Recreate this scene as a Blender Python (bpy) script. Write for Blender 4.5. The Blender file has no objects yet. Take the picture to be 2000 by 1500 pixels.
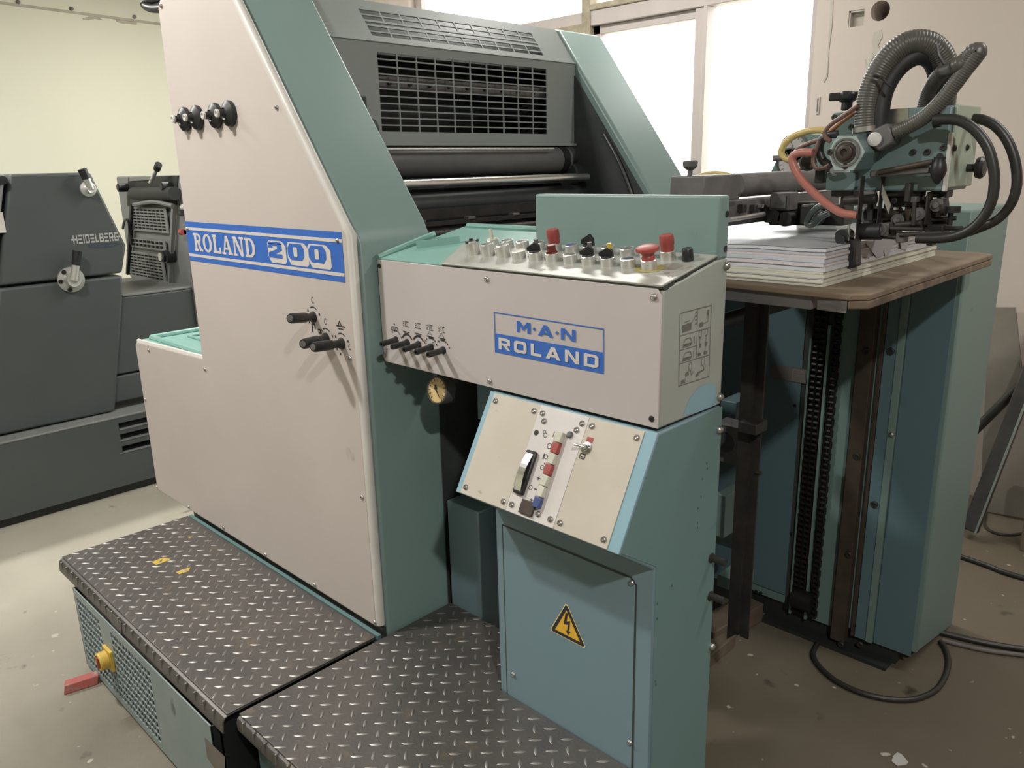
import bpy, bmesh, math, random
from mathutils import Vector, Matrix
R_ = random.Random(7)
D = bpy.data
SC = bpy.context.scene
COL = SC.collection

# ---------------------------------------------------------------- survey of the place
# camera pose solved from the two horizontal vanishing directions; world: X along the press side,
# Y across the press, Z up, metres.
F = 1548.033
ROT = ((0.71571412, 0.16896982, -0.67764482),
       (0.69801042, -0.2051929, 0.68605927),
       (-0.0231246, -0.96402545, -0.26480215))
CAM = Vector((0.0, -1.1, 1.496))
FZ = -0.08            # floor level
YW = 2.95             # back wall
XW = -6.8             # left wall

def ray(px, py):
    c = (px-1000.0, py-750.0, F)
    return Vector([sum(ROT[i][k]*c[k] for k in range(3)) for i in range(3)])
def P(px, py, ax, val):
    """surveyed point: where the sight line of a photo point meets the plane x/y/z = val"""
    a = 'xyz'.index(ax); d = ray(px, py)
    return CAM + d*((val-CAM[a])/d[a])

# ---------------------------------------------------------------- camera, world, lights, exposure
cd = D.cameras.new('camera'); cam = D.objects.new('camera', cd); COL.objects.link(cam)
cd.sensor_width = 36.0; cd.lens = F/2000*36; cd.clip_start = .02; cd.clip_end = 200
m = Matrix.Identity(4)
for i in range(3):
    m[i][0] = ROT[i][0]; m[i][1] = -ROT[i][1]; m[i][2] = -ROT[i][2]; m[i][3] = CAM[i]
cam.matrix_world = m
SC.camera = cam
vs = SC.view_settings
vs.view_transform = 'Standard'; vs.look = 'None'; vs.gamma = 1; vs.use_curve_mapping = False
vs.exposure = 0.0

w = D.worlds.new('sky'); SC.world = w; w.use_nodes = True
bg = w.node_tree.nodes['Background']
bg.inputs['Color'].default_value = (1.0, 1.0, .97, 1); bg.inputs['Strength'].default_value = 6.0

def area_lamp(name, x, y, z, power, col=(1, .975, .93), lx=1.2, ly=.10):
    l = D.lights.new(name, 'AREA'); l.shape = 'RECTANGLE'; l.size = lx; l.size_y = ly
    l.energy = power; l.color = col
    o = D.objects.new(name, l); COL.objects.link(o); o.location = (x, y, z)
    return o
# ceiling fluorescent tubes in a row in front of the press
area_lamp('ceiling_lamp', -2.40, -1.2, 2.98, 58, lx=.20, ly=.10)
area_lamp('ceiling_lamp', 1.05, -1.45, 2.95, 78, lx=.12, ly=.12)
area_lamp('overhead_light', -4.6, -1.0, 2.98, 78, lx=.07, ly=1.2)
# second row by the window: unseen fill lights added to brighten the walls
area_lamp('overhead_light', -5.0, 1.7, 2.98, 44)
area_lamp('overhead_light', -2.6, 1.9, 2.98, 40)
area_lamp('overhead_light', 0.6, 1.7, 2.98, 30)

# ---------------------------------------------------------------- materials
def lin(r, g, b):
    f = lambda c: (c/255/12.92) if c/255 <= .04045 else ((c/255+.055)/1.055)**2.4
    return (f(r), f(g), f(b), 1)
def mat(name, rgb, rough=.5, metal=0.0, rgb2=None, scale=4.0, amt=.5, bump=0.0, bscale=60.0, spec=.5,
        spots=None, spot_scale=18.0, spot_lo=.66, spot_hi=.72, stretch=None):
    M = D.materials.new(name); M.use_nodes = True
    nt = M.node_tree; N = nt.nodes; L = nt.links
    b = N['Principled BSDF']
    b.inputs['Roughness'].default_value = rough; b.inputs['Metallic'].default_value = metal
    b.inputs['Specular IOR Level'].default_value = spec
    b.inputs['Base Color'].default_value = rgb
    tc = N.new('ShaderNodeTexCoord'); src = tc.outputs['Object']
    if stretch:
        mp = N.new('ShaderNodeMapping'); mp.inputs['Scale'].default_value = stretch
        L.new(src, mp.inputs['Vector']); src = mp.outputs['Vector']
    last = None
    if rgb2:
        n = N.new('ShaderNodeTexNoise'); n.inputs['Scale'].default_value = scale
        n.inputs['Detail'].default_value = 6; n.inputs['Roughness'].default_value = .6
        L.new(src, n.inputs['Vector'])
        r = N.new('ShaderNodeValToRGB'); r.color_ramp.elements[0].position = .5-.5*amt*.6
        r.color_ramp.elements[1].position = .5+.5*amt*.6
        r.color_ramp.elements[0].color = rgb; r.color_ramp.elements[1].color = rgb2
        L.new(n.outputs['Fac'], r.inputs['Fac']); last = r.outputs['Color']
    if spots:
        n = N.new('ShaderNodeTexNoise'); n.inputs['Scale'].default_value = spot_scale
        n.inputs['Detail'].default_value = 4
        L.new(src, n.inputs['Vector'])
        r = N.new('ShaderNodeValToRGB'); r.color_ramp.elements[0].position = spot_lo
        r.color_ramp.elements[1].position = spot_hi
        r.color_ramp.elements[0].color = (0, 0, 0, 1); r.color_ramp.elements[1].color = (1, 1, 1, 1)
        L.new(n.outputs['Fac'], r.inputs['Fac'])
        mx = N.new('ShaderNodeMix'); mx.data_type = 'RGBA'
        L.new(r.outputs['Color'], mx.inputs['Factor'])
        if last: L.new(last, mx.inputs['A'])
        else: mx.inputs['A'].default_value = rgb
        mx.inputs['B'].default_value = spots
        last = mx.outputs['Result']
    if last: L.new(last, b.inputs['Base Color'])
    if bump:
        n = N.new('ShaderNodeTexNoise'); n.inputs['Scale'].default_value = bscale; n.inputs['Detail'].default_value = 4
        L.new(src, n.inputs['Vector'])
        bp = N.new('ShaderNodeBump'); bp.inputs['Strength'].default_value = bump; bp.inputs['Distance'].default_value = .002
        L.new(n.outputs['Fac'], bp.inputs['Height']); L.new(bp.outputs['Normal'], b.inputs['Normal'])
    return M
def c(v): return (v[0], v[1], v[2], 1)

M = {}
M['panel'] = mat('cream_grey_paint', c((.56, .50, .465)), .45, rgb2=c((.50, .445, .41)), scale=2.2, amt=.9, spots=c((.33, .30, .27)), spot_scale=9, spot_lo=.70, spot_hi=.80)
M['edge'] = mat('pale_edge_paint', c((.62, .60, .56)), .4, rgb2=c((.55, .53, .49)), scale=6)
M['desk'] = mat('console_grey_paint', c((.55, .50, .49)), .45, rgb2=c((.50, .455, .445)), scale=3, amt=.9, spots=c((.28, .25, .24)), spot_scale=11, spot_lo=.72, spot_hi=.80)
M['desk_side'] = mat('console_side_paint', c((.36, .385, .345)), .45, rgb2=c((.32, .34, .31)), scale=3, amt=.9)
M['top_plate'] = mat('brushed_plate', c((.44, .44, .40)), .38, .25, rgb2=c((.37, .37, .33)), scale=7, spots=c((.25, .24, .21)), spot_scale=24, spot_lo=.68, spot_hi=.76)
M['teal'] = mat('teal_paint', c((.186, .275, .26)), .38, rgb2=c((.20, .288, .27)), scale=2.5, amt=.9, spots=c((.06, .13, .13)), spot_scale=10, spot_lo=.73, spot_hi=.80)
M['teal2'] = mat('cabinet_side_teal', c((.13, .222, .222)), .40, rgb2=c((.14, .232, .23)), scale=2.5, amt=.9, spots=c((.06, .13, .13)), spot_scale=10, spot_lo=.73, spot_hi=.80)
M['teal_bright'] = mat('turquoise_paint', c((.19, .36, .32)), .35, rgb2=c((.22, .40, .35)), scale=3)
M['blue'] = mat('blue_teal_paint', c((.175, .272, .318)), .42, rgb2=c((.185, .265, .295)), scale=2.6, amt=.9, spots=c((.09, .15, .16)), spot_scale=8, spot_lo=.72, spot_hi=.82)
M['step_blue'] = mat('faded_grey_blue_paint', c((.23, .30, .30)), .45, rgb2=c((.30, .355, .36)), scale=6, amt=.9, spots=c((.13, .15, .14)), spot_scale=12, spot_lo=.70, spot_hi=.78)
M['light_blue'] = mat('light_blue_paint', c((.25, .41, .48)), .4, rgb2=c((.22, .37, .44)), scale=5, spots=c((.08, .13, .15)), spot_scale=40, spot_lo=.74, spot_hi=.78)
M['feeder'] = mat('feeder_teal_paint', c((.095, .16, .185)), .42, rgb2=c((.105, .17, .19)), scale=2.3, amt=.9, spots=c((.05, .09, .09)), spot_scale=14, spot_lo=.72, spot_hi=.8)
M['feeder_pale'] = mat('feeder_pale_paint', c((.145, .22, .205)), .42, rgb2=c((.16, .235, .215)), scale=2.5, amt=.9, spots=c((.07, .12, .12)), spot_scale=22, spot_lo=.73, spot_hi=.78)
M['hexface'] = mat('pale_hex_paint', c((.37, .45, .43)), .4, rgb2=c((.33, .41, .39)), scale=8)
M['head'] = mat('head_teal_paint', c((.155, .225, .23)), .4, rgb2=c((.125, .185, .19)), scale=5, amt=.9)
M['head_pale'] = mat('head_pale_paint', c((.36, .42, .33)), .4, rgb2=c((.32, .38, .30)), scale=6)
M['guard'] = mat('guard_grey_green', c((.275, .315, .306)), .5, rgb2=c((.31, .34, .33)), scale=3, amt=.9)
M['inner'] = mat('greasy_dark_steel', c((.035, .044, .043)), .42, rgb2=c((.06, .065, .062)), scale=6, bump=.3)
M['black'] = mat('black_plastic', c((.016, .017, .018)), .42)
M['blacksteel'] = mat('blackened_steel', c((.028, .027, .025)), .5, .3, rgb2=c((.05, .045, .04)), scale=14, bump=.2)
M['rubber'] = mat('black_rubber', c((.02, .02, .02)), .55)
M['hose'] = mat('ribbed_hose_grey', c((.085, .083, .075)), .36, rgb2=c((.105, .10, .09)), scale=20)
M['roller'] = mat('dark_roller', c((.12, .124, .124)), .33, rgb2=c((.14, .142, .14)), scale=20)
M['chrome'] = mat('chrome', c((.9, .9, .89)), .22, 1.0)
M['steel'] = mat('worn_steel', c((.5, .49, .47)), .3, .9, rgb2=c((.38, .37, .35)), scale=30)
M['alu'] = mat('aluminium_bezel', c((.78, .77, .74)), .32, .8, rgb2=c((.64, .63, .60)), scale=60)
M['greymetal'] = mat('grey_cast_metal', c((.12, .115, .115)), .5, .2, rgb2=c((.16, .15, .15)), scale=15)
M['rail'] = mat('rusty_brown_rail', c((.075, .055, .04)), .5, .2, rgb2=c((.05, .04, .032)), scale=16, bump=.2)
M['chain'] = mat('oily_chain', c((.018, .017, .016)), .45, .4)
M['red'] = mat('red_plastic', c((.36, .07, .06)), .4, rgb2=c((.31, .065, .055)), scale=30)
M['darkred'] = mat('dark_red_lens', c((.14, .02, .015)), .3)
M['bluecap'] = mat('blue_cap', c((.06, .09, .24)), .35)
M['navy'] = mat('navy_lens', c((.025, .035, .07)), .3)
M['faded_navy'] = mat('faded_navy_print', c((.045, .055, .085)), .5, rgb2=c((.058, .066, .075)), scale=25)
M['worn'] = mat('worn_plate_patch', c((.30, .28, .24)), .6, rgb2=c((.36, .34, .30)), scale=40)
M['oldyellow'] = mat('dull_yellow_disc', c((.40, .33, .10)), .55, rgb2=c((.30, .26, .10)), scale=40)
M['greylens'] = mat('grey_lens', c((.12, .125, .115)), .4)
M['whitecap'] = mat('off_white_plastic', c((.60, .59, .50)), .4, rgb2=c((.52, .51, .42)), scale=30)
M['yellow'] = mat('yellow_plastic', c((.58, .40, .07)), .4)
M['yellowsign'] = mat('yellow_sign', c((.80, .46, .04)), .4)
M['paleyellow'] = mat('pale_yellow_edge', c((.80, .70, .35)), .4)
M['print_blue'] = mat('blue_print', c((.035, .135, .50)), .42, rgb2=c((.045, .15, .52)), scale=12)
M['print_white'] = mat('white_print', c((.62, .58, .55)), .45)
M['ink'] = mat('black_print', c((.03, .03, .03)), .5)
M['greyink'] = mat('grey_print', c((.14, .14, .13)), .5)
M['dial'] = mat('yellowed_dial', c((.74, .56, .28)), .4, rgb2=c((.66, .48, .22)), scale=40)
M['dial_white'] = mat('white_dial', c((.60, .58, .56)), .3)
M['panel_white'] = mat('white_metal_strip', c((.66, .62, .60)), .35, rgb2=c((.60, .56, .54)), scale=10)
M['panel_cream'] = mat('stained_cream_metal', c((.56, .52, .45)), .35, rgb2=c((.50, .45, .37)), scale=5, amt=.8, spots=c((.30, .27, .22)), spot_scale=26, spot_lo=.70, spot_hi=.78)
M['heid'] = mat('anthracite_paint', c((.062, .070, .070)), .5, rgb2=c((.070, .079, .078)), scale=2, bump=.15, bscale=300)
M['heid_light'] = mat('grey_paint', c((.20, .205, .20)), .5, rgb2=c((.17, .175, .17)), scale=3)
M['heid_dark'] = mat('dark_base_paint', c((.022, .024, .023)), .55)
M['silver'] = mat('silver_lever', c((.62, .61, .58)), .35, .6)
M['silver_print'] = mat('silver_print', c((.42, .42, .41)), .4)
M['tread'] = mat('worn_tread_steel', c((.100, .096, .094)), .42, .55, rgb2=c((.165, .15, .135)), scale=7, amt=1.0, spots=c((.20, .16, .12)), spot_scale=16, spot_lo=.62, spot_hi=.75, bump=.35, bscale=120)
M['lozenge'] = mat('polished_tread_steel', c((.36, .34, .32)), .42, .7, rgb2=c((.20, .185, .17)), scale=9)
M['wood'] = mat('plywood_board', c((.235, .175, .12)), .6, rgb2=c((.155, .115, .08)), scale=5, amt=.9, stretch=(1, 6, 6), bump=.3)
M['wood_edge'] = mat('worn_board_edge', c((.20, .145, .10)), .65, rgb2=c((.10, .075, .055)), scale=18, bump=.5)
M['batten'] = mat('grey_wood_batten', c((.16, .14, .135)), .7, rgb2=c((.12, .105, .10)), scale=12, stretch=(1, 8, 8), bump=.3)
M['timber'] = mat('old_timber', c((.17, .135, .095)), .75, rgb2=c((.11, .085, .06)), scale=9, bump=.4)
M['redblock'] = mat('red_painted_wood', c((.42, .085, .075)), .6, rgb2=c((.34, .12, .10)), scale=40, spots=c((.30, .24, .19)), spot_scale=30, spot_lo=.6, spot_hi=.66)
M['paper'] = mat('white_paper', c((.62, .64, .67)), .6)
M['paper_tops'] = []
for i, v in enumerate([(.64, .65, .68), (.58, .59, .64), (.52, .53, .60), (.66, .60, .62), (.62, .62, .52), (.66, .66, .56), (.48, .47, .50), (.45, .40, .36)]):
    M['paper%d' % i] = mat('paper_layer', c(v), .6, rgb2=c((v[0]*.8, v[1]*.8, v[2]*.8)), scale=3, amt=.8, stretch=(1, 1, 260))
M['glossy'] = mat('glossy_printed_sheet', c((.50, .53, .56)), .12, rgb2=c((.56, .58, .60)), scale=2, stretch=(.3, 4, 1))
M['orange'] = mat('orange_tube', c((.42, .19, .09)), .35)
M['redtube'] = mat('red_brown_tube', c((.40, .15, .115)), .4)
M['browntube'] = mat('brown_tube', c((.16, .09, .07)), .4)
M['yellowtube'] = mat('yellow_tube', c((.55, .42, .16)), .35)
M['greentube'] = mat('dark_clear_tube', c((.05, .065, .06)), .25)
M['cable'] = mat('black_cable', c((.025, .024, .022)), .4)
M['plaster'] = mat('left_wall_plaster', c((.70, .695, .57)), .8, rgb2=c((.66, .66, .54)), scale=1.3, amt=.9, bump=.15, bscale=20)
M['plaster_pink'] = mat('back_wall_plaster', c((.57, .49, .435)), .8, rgb2=c((.54, .475, .425)), scale=1.5, amt=.9, bump=.2, bscale=18, spots=c((.40, .35, .29)), spot_scale=5, spot_lo=.70, spot_hi=.76)
M['putty'] = mat('plaster_patch', c((.50, .46, .40)), .8, rgb2=c((.44, .40, .35)), scale=10, bump=.4)
M['stain'] = mat('glue_stain', c((.46, .43, .36)), .8, rgb2=c((.38, .35, .29)), scale=8)
M['frame'] = mat('window_frame_paint', c((.46, .41, .39)), .5, rgb2=c((.42, .375, .355)), scale=5)
M['frame_old'] = mat('window_rough_wood', c((.40, .36, .27)), .7, rgb2=c((.28, .24, .17)), scale=14, bump=.4)
M['ceiling'] = mat('ceiling_paint', c((.60, .58, .52)), .8)
M['board'] = mat('grey_brown_tone', c((.22, .195, .165)), .7, rgb2=c((.17, .15, .125)), scale=4)
M['paperscrap'] = mat('scrap_paper', c((.45, .44, .42)), .7)

def floor_mat():
    Mx = mat('stained_concrete', c((.40, .375, .305)), .62, rgb2=c((.31, .285, .23)), scale=1.6, amt=.9, bump=.4, bscale=45,
             spots=c((.10, .09, .078)), spot_scale=7, spot_lo=.66, spot_hi=.74)
    nt = Mx.node_tree; N = nt.nodes; L = nt.links
    b = N['Principled BSDF']; prev = b.inputs['Base Color'].links[0].from_socket
    tc = N.new('ShaderNodeTexCoord')
    # oil and ink stains, plus light falloff painted in as darkening along X
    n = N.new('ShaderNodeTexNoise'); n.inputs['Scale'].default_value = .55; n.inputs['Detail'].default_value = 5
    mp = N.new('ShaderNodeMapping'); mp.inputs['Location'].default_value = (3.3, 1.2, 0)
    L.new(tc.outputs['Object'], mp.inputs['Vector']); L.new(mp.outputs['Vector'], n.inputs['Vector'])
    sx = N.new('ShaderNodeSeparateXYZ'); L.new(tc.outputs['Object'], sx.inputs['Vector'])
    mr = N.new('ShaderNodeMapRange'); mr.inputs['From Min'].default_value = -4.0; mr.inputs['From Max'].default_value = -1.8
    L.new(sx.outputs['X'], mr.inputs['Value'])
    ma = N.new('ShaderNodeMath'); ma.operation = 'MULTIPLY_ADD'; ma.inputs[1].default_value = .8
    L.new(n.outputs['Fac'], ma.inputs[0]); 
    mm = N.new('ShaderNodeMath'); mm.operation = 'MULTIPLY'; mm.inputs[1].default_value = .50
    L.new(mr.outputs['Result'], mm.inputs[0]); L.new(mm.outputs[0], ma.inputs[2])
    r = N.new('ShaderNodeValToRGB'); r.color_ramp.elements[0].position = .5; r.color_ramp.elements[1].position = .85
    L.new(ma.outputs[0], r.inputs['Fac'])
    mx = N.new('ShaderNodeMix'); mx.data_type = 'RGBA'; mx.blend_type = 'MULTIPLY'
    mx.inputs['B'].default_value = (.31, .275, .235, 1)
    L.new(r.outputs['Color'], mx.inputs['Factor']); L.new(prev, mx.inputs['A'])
    # pale chips and paint flecks
    n2 = N.new('ShaderNodeTexNoise'); n2.inputs['Scale'].default_value = 22; n2.inputs['Detail'].default_value = 2
    L.new(tc.outputs['Object'], n2.inputs['Vector'])
    r2 = N.new('ShaderNodeValToRGB'); r2.color_ramp.elements[0].position = .70; r2.color_ramp.elements[1].position = .74
    L.new(n2.outputs['Fac'], r2.inputs['Fac'])
    m3 = N.new('ShaderNodeMix'); m3.data_type = 'RGBA'; m3.inputs['B'].default_value = (.42, .38, .32, 1)
    L.new(r2.outputs['Color'], m3.inputs['Factor']); L.new(mx.outputs['Result'], m3.inputs['A'])
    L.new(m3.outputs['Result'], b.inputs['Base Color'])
    return Mx
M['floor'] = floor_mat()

def glass_mat():
    G = D.materials.new('dusty_window_glass'); G.use_nodes = True
    nt = G.node_tree; N = nt.nodes; L = nt.links
    for n in list(N):
        if n.type != 'OUTPUT_MATERIAL': N.remove(n)
    out = [n for n in N if n.type == 'OUTPUT_MATERIAL'][0]
    tr = N.new('ShaderNodeBsdfTransparent'); gl = N.new('ShaderNodeBsdfGlossy'); gl.inputs['Roughness'].default_value = .05
    df = N.new('ShaderNodeBsdfTranslucent'); df.inputs['Color'].default_value = (.8, .78, .72, 1)
    tc = N.new('ShaderNodeTexCoord'); nz = N.new('ShaderNodeTexNoise'); nz.inputs['Scale'].default_value = 30
    L.new(tc.outputs['Object'], nz.inputs['Vector'])
    rp = N.new('ShaderNodeValToRGB'); rp.color_ramp.elements[0].position = .70; rp.color_ramp.elements[1].position = .73
    rp.color_ramp.elements[0].color = (.08, .08, .08, 1); rp.color_ramp.elements[1].color = (.6, .6, .6, 1)
    L.new(nz.outputs['Fac'], rp.inputs['Fac'])
    m1 = N.new('ShaderNodeMixShader'); L.new(rp.outputs['Color'], m1.inputs['Fac'])
    L.new(tr.outputs[0], m1.inputs[1]); L.new(df.outputs[0], m1.inputs[2])
    m2 = N.new('ShaderNodeMixShader'); m2.inputs['Fac'].default_value = .04
    L.new(m1.outputs[0], m2.inputs[1]); L.new(gl.outputs[0], m2.inputs[2])
    L.new(m2.outputs[0], out.inputs['Surface'])
    return G
M['glass'] = glass_mat()
def clear_mat():
    G = mat('clear_gauge_glass', (.9, .9, .9, 1), .08)
    G.node_tree.nodes['Principled BSDF'].inputs['Transmission Weight'].default_value = 1.0
    return G
M['clear'] = clear_mat()

# ---------------------------------------------------------------- mesh builder
X, Y, Z = Vector((1, 0, 0)), Vector((0, 1, 0)), Vector((0, 0, 1))
def V(*a): return Vector(a)
def basis(n):
    n = Vector(n).normalized()
    a = Z if abs(n.z) < .9 else X
    u = a.cross(n).normalized(); return u, n.cross(u), n
class MB:
    def __init__(s): s.v = []; s.f = []
    def add(s, vs, fs):
        k = len(s.v); s.v += [Vector(q) for q in vs]; s.f += [tuple(i+k for i in f) for f in fs]; return s
    def hexa(s, q):
        return s.add(q, [(0, 3, 2, 1), (4, 5, 6, 7), (0, 1, 5, 4), (1, 2, 6, 5), (2, 3, 7, 6), (3, 0, 4, 7)])
    def box(s, x0, x1, y0, y1, z0, z1):
        return s.hexa([(x0, y0, z0), (x1, y0, z0), (x1, y1, z0), (x0, y1, z0), (x0, y0, z1), (x1, y0, z1), (x1, y1, z1), (x0, y1, z1)])
    def obox(s, o, a, b, cc):
        """box from corner o spanned by three vectors"""
        o, a, b, cc = Vector(o), Vector(a), Vector(b), Vector(cc)
        return s.hexa([o, o+a, o+a+b, o+b, o+cc, o+a+cc, o+a+b+cc, o+b+cc])
    def cbox(s, ctr, u, v, n, du, dv, dn):
        ctr = Vector(ctr); u = Vector(u).normalized()*du; v = Vector(v).normalized()*dv; n = Vector(n).normalized()*dn
        return s.obox(ctr-u/2-v/2-n/2, u, v, n)
    def bar(s, p0, p1, w, h, up=Z):
        p0, p1 = Vector(p0), Vector(p1); d = (p1-p0); L = d.length; d.normalize()
        sd = d.cross(Vector(up)); 
        if sd.length < 1e-4: sd = d.cross(X)
        sd.normalize(); u = sd.cross(d)
        return s.obox(p0-sd*w/2-u*h/2, d*L, sd*w, u*h)
    def prism(s, poly, vec):
        """3D polygon extruded along vec"""
        n = len(poly); vec = Vector(vec); a = [Vector(q) for q in poly]
        vs = a+[q+vec for q in a]
        fs = [tuple(range(n)), tuple(reversed(range(n, 2*n)))]+[(i, (i+1) % n, n+(i+1) % n, n+i) for i in range(n)]
        return s.add(vs, fs)
    def cyl(s, p0, p1, r0, r1=None, n=16, cap=True):
        p0, p1 = Vector(p0), Vector(p1); r1 = r0 if r1 is None else r1
        u, v, d = basis(p1-p0); vs = []
        for p, r in ((p0, r0), (p1, r1)):
            vs += [p+(u*math.cos(2*math.pi*i/n)+v*math.sin(2*math.pi*i/n))*r for i in range(n)]
        fs = [(i, (i+1) % n, n+(i+1) % n, n+i) for i in range(n)]
        if cap: fs += [tuple(reversed(range(n))), tuple(range(n, 2*n))]
        return s.add(vs, fs)
    def lathe(s, o, axis, prof, n=16):
        """prof: list of (radius, height along axis)"""
        o = Vector(o); u, v, d = basis(axis); vs = []; fs = []
        for r, h in prof:
            r = max(r, 1e-5)
            vs += [o+d*h+(u*math.cos(2*math.pi*i/n)+v*math.sin(2*math.pi*i/n))*r for i in range(n)]
        for k in range(len(prof)-1):
            fs += [(k*n+i, k*n+(i+1) % n, (k+1)*n+(i+1) % n, (k+1)*n+i) for i in range(n)]
        fs += [tuple(reversed(range(n))), tuple(range((len(prof)-1)*n, len(prof)*n))]
        return s.add(vs, fs)
    def tube(s, pts, r, n=10, closed=False, rf=None):
        pts = [Vector(p) for p in pts]; m_ = len(pts); vs = []; fs = []
        t = [(pts[min(i+1, m_-1)]-pts[max(i-1, 0)]).normalized() for i in range(m_)]
        u, v, _ = basis(t[0])
        for i in range(m_):
            u = (u-t[i]*u.dot(t[i])).normalized(); v = t[i].cross(u)
            rr = rf(i) if rf else r
            vs += [pts[i]+(u*math.cos(2*math.pi*k/n)+v*math.sin(2*math.pi*k/n))*rr for k in range(n)]
        for i in range(m_-1):
            fs += [(i*n+k, i*n+(k+1) % n, (i+1)*n+(k+1) % n, (i+1)*n+k) for k in range(n)]
        fs += [tuple(reversed(range(n))), tuple(range((m_-1)*n, m_*n))]
        return s.add(vs, fs)
    def holes(s, o, u, v, t, W, H, hs):
        """sheet W x H spanned by unit u,v at o, thickness vector t, with rectangular openings hs=(u0,u1,v0,v1)"""
        o, u, v, t = Vector(o), Vector(u), Vector(v), Vector(t)
        us = sorted({0., W}.union(*[{h[0], h[1]} for h in hs])); vv = sorted({0., H}.union(*[{h[2], h[3]} for h in hs]))
        ui = {a: i for i, a in enumerate(us)}; vi = {a: i for i, a in enumerate(vv)}
        nu, nv = len(us), len(vv); solid = [[True]*(nv-1) for _ in range(nu-1)]
        for h in hs:
            for i in range(ui[h[0]], ui[h[1]]):
                for j in range(vi[h[2]], vi[h[3]]): solid[i][j] = False
        vs = []; 
        for k in (0, 1):
            for i in range(nu):
                for j in range(nv): vs.append(o+u*us[i]+v*vv[j]+t*k)
        idx = lambda i, j, k: k*nu*nv+i*nv+j
        ok = lambda i, j: 0 <= i < nu-1 and 0 <= j < nv-1 and solid[i][j]
        fs = []
        for i in range(nu-1):
            for j in range(nv-1):
                if not solid[i][j]: continue
                fs.append((idx(i, j, 0), idx(i+1, j, 0), idx(i+1, j+1, 0), idx(i, j+1, 0)))
                fs.append((idx(i, j, 1), idx(i, j+1, 1), idx(i+1, j+1, 1), idx(i+1, j, 1)))
                for di, dj, a, b in ((-1, 0, (i, j), (i, j+1)), (1, 0, (i+1, j), (i+1, j+1)), (0, -1, (i, j), (i+1, j)), (0, 1, (i, j+1), (i+1, j+1))):
                    if not ok(i+di, j+dj): fs.append((idx(*a, 0), idx(*b, 0), idx(*b, 1), idx(*a, 1)))
        return s.add(vs, fs)
    def flat(s, polys, o, u, v, sg=1):
        o, u, v = Vector(o), Vector(u), Vector(v)
        w = u.cross(v)
        for i, p in enumerate(polys): s.add([o+u*a+v*b+w*(i % 40)*sg*1.2e-5 for a, b in p], [tuple(range(len(p)))])
        return s
LOC = {}; MBAS = {}
def thing(name, label, cat, loc, group=None):
    o = D.objects.new(name, None); COL.objects.link(o); o.empty_display_size = .1
    o.location = loc; LOC[o.name] = Vector(loc); o['label'] = label; o['category'] = cat
    if group: o['group'] = group
    return o
def mesh(name, mb, m, base, bevel=0, smooth=True, fix=True):
    me = D.meshes.new(name)
    me.from_pydata([q-base for q in mb.v], [], mb.f)
    if fix:
        b = bmesh.new(); b.from_mesh(me); bmesh.ops.recalc_face_normals(b, faces=b.faces); b.to_mesh(me); b.free()
    me.materials.append(M[m] if isinstance(m, str) else m)
    if smooth: me.shade_smooth(); me.set_sharp_from_angle(angle=math.radians(38))
    me.update(); return me
def part(name, mb, m, parent, bevel=0, smooth=True, label=None, seg=2, stuff=False, fix=True):
    base = LOC[parent.name]
    o = D.objects.new(name, mesh(name, mb, m, base, smooth=smooth, fix=fix)); COL.objects.link(o)
    o.parent = parent; LOC[o.name] = base
    if bevel:
        b = o.modifiers.new('bevel', 'BEVEL'); b.width = bevel; b.segments = seg; b.limit_method = 'ANGLE'; b.angle_limit = math.radians(40)
        b.harden_normals = False
    if label: o['label'] = label
    if stuff: o['kind'] = 'stuff'
    return o
def solo(name, mb, m, label=None, cat=None, group=None, bevel=0, kind=None, smooth=True, base=None):
    lo = Vector([min(q[i] for q in mb.v) for i in range(3)]); hi = Vector([max(q[i] for q in mb.v) for i in range(3)])
    b0 = Vector(((lo.x+hi.x)/2, (lo.y+hi.y)/2, lo.z)) if base is None else Vector(base)
    o = D.objects.new(name, mesh(name, mb, m, b0, smooth=smooth)); COL.objects.link(o); o.location = b0; LOC[o.name] = b0
    if bevel:
        b = o.modifiers.new('bevel', 'BEVEL'); b.width = bevel; b.segments = 2; b.limit_method = 'ANGLE'; b.angle_limit = math.radians(40)
    if label: o['label'] = label; o['category'] = cat
    if group: o['group'] = group
    if kind: o['kind'] = kind
    return o
def inst(name, me, parent, p, n, label=None, spin=0):
    """a copy of mesh me (modelled about its own origin, axis +Z) set at world point p facing n"""
    o = D.objects.new(name, me); COL.objects.link(o); o.parent = parent
    u, v, d = basis(n); R = Matrix((u, v, d)).transposed().to_4x4()
    o.matrix_basis = MBAS[o.name] = Matrix.Translation(Vector(p)-LOC[parent.name]) @ R @ Matrix.Rotation(spin, 4, 'Z')
    LOC[o.name] = Vector(p)
    if label: o['label'] = label
    return o
def proto(name, mb, m): return mesh(name, mb, m, V(0, 0, 0))
def spline(pts, k=8):
    pts = [Vector(p) for p in pts]; q = [pts[0]*2-pts[1]]+pts+[pts[-1]*2-pts[-2]]; out = []
    for i in range(1, len(q)-2):
        a, b, cc, d = q[i-1], q[i], q[i+1], q[i+2]
        for j in range(k):
            t = j/k
            out.append(.5*((2*b)+(-a+cc)*t+(2*a-5*b+4*cc-d)*t*t+(-a+3*b-3*cc+d)*t**3))
    out.append(pts[-1]); return out
def resample(pts, step):
    out = [pts[0]]; acc = 0
    for a, b in zip(pts, pts[1:]):
        L = (b-a).length; d = step-acc
        while d <= L:
            out.append(a.lerp(b, d/L)); d += step
        acc = L-(d-step)
    return out
def PP(pts, ax, val): return [P(x, y, ax, val) for x, y in pts]
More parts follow.
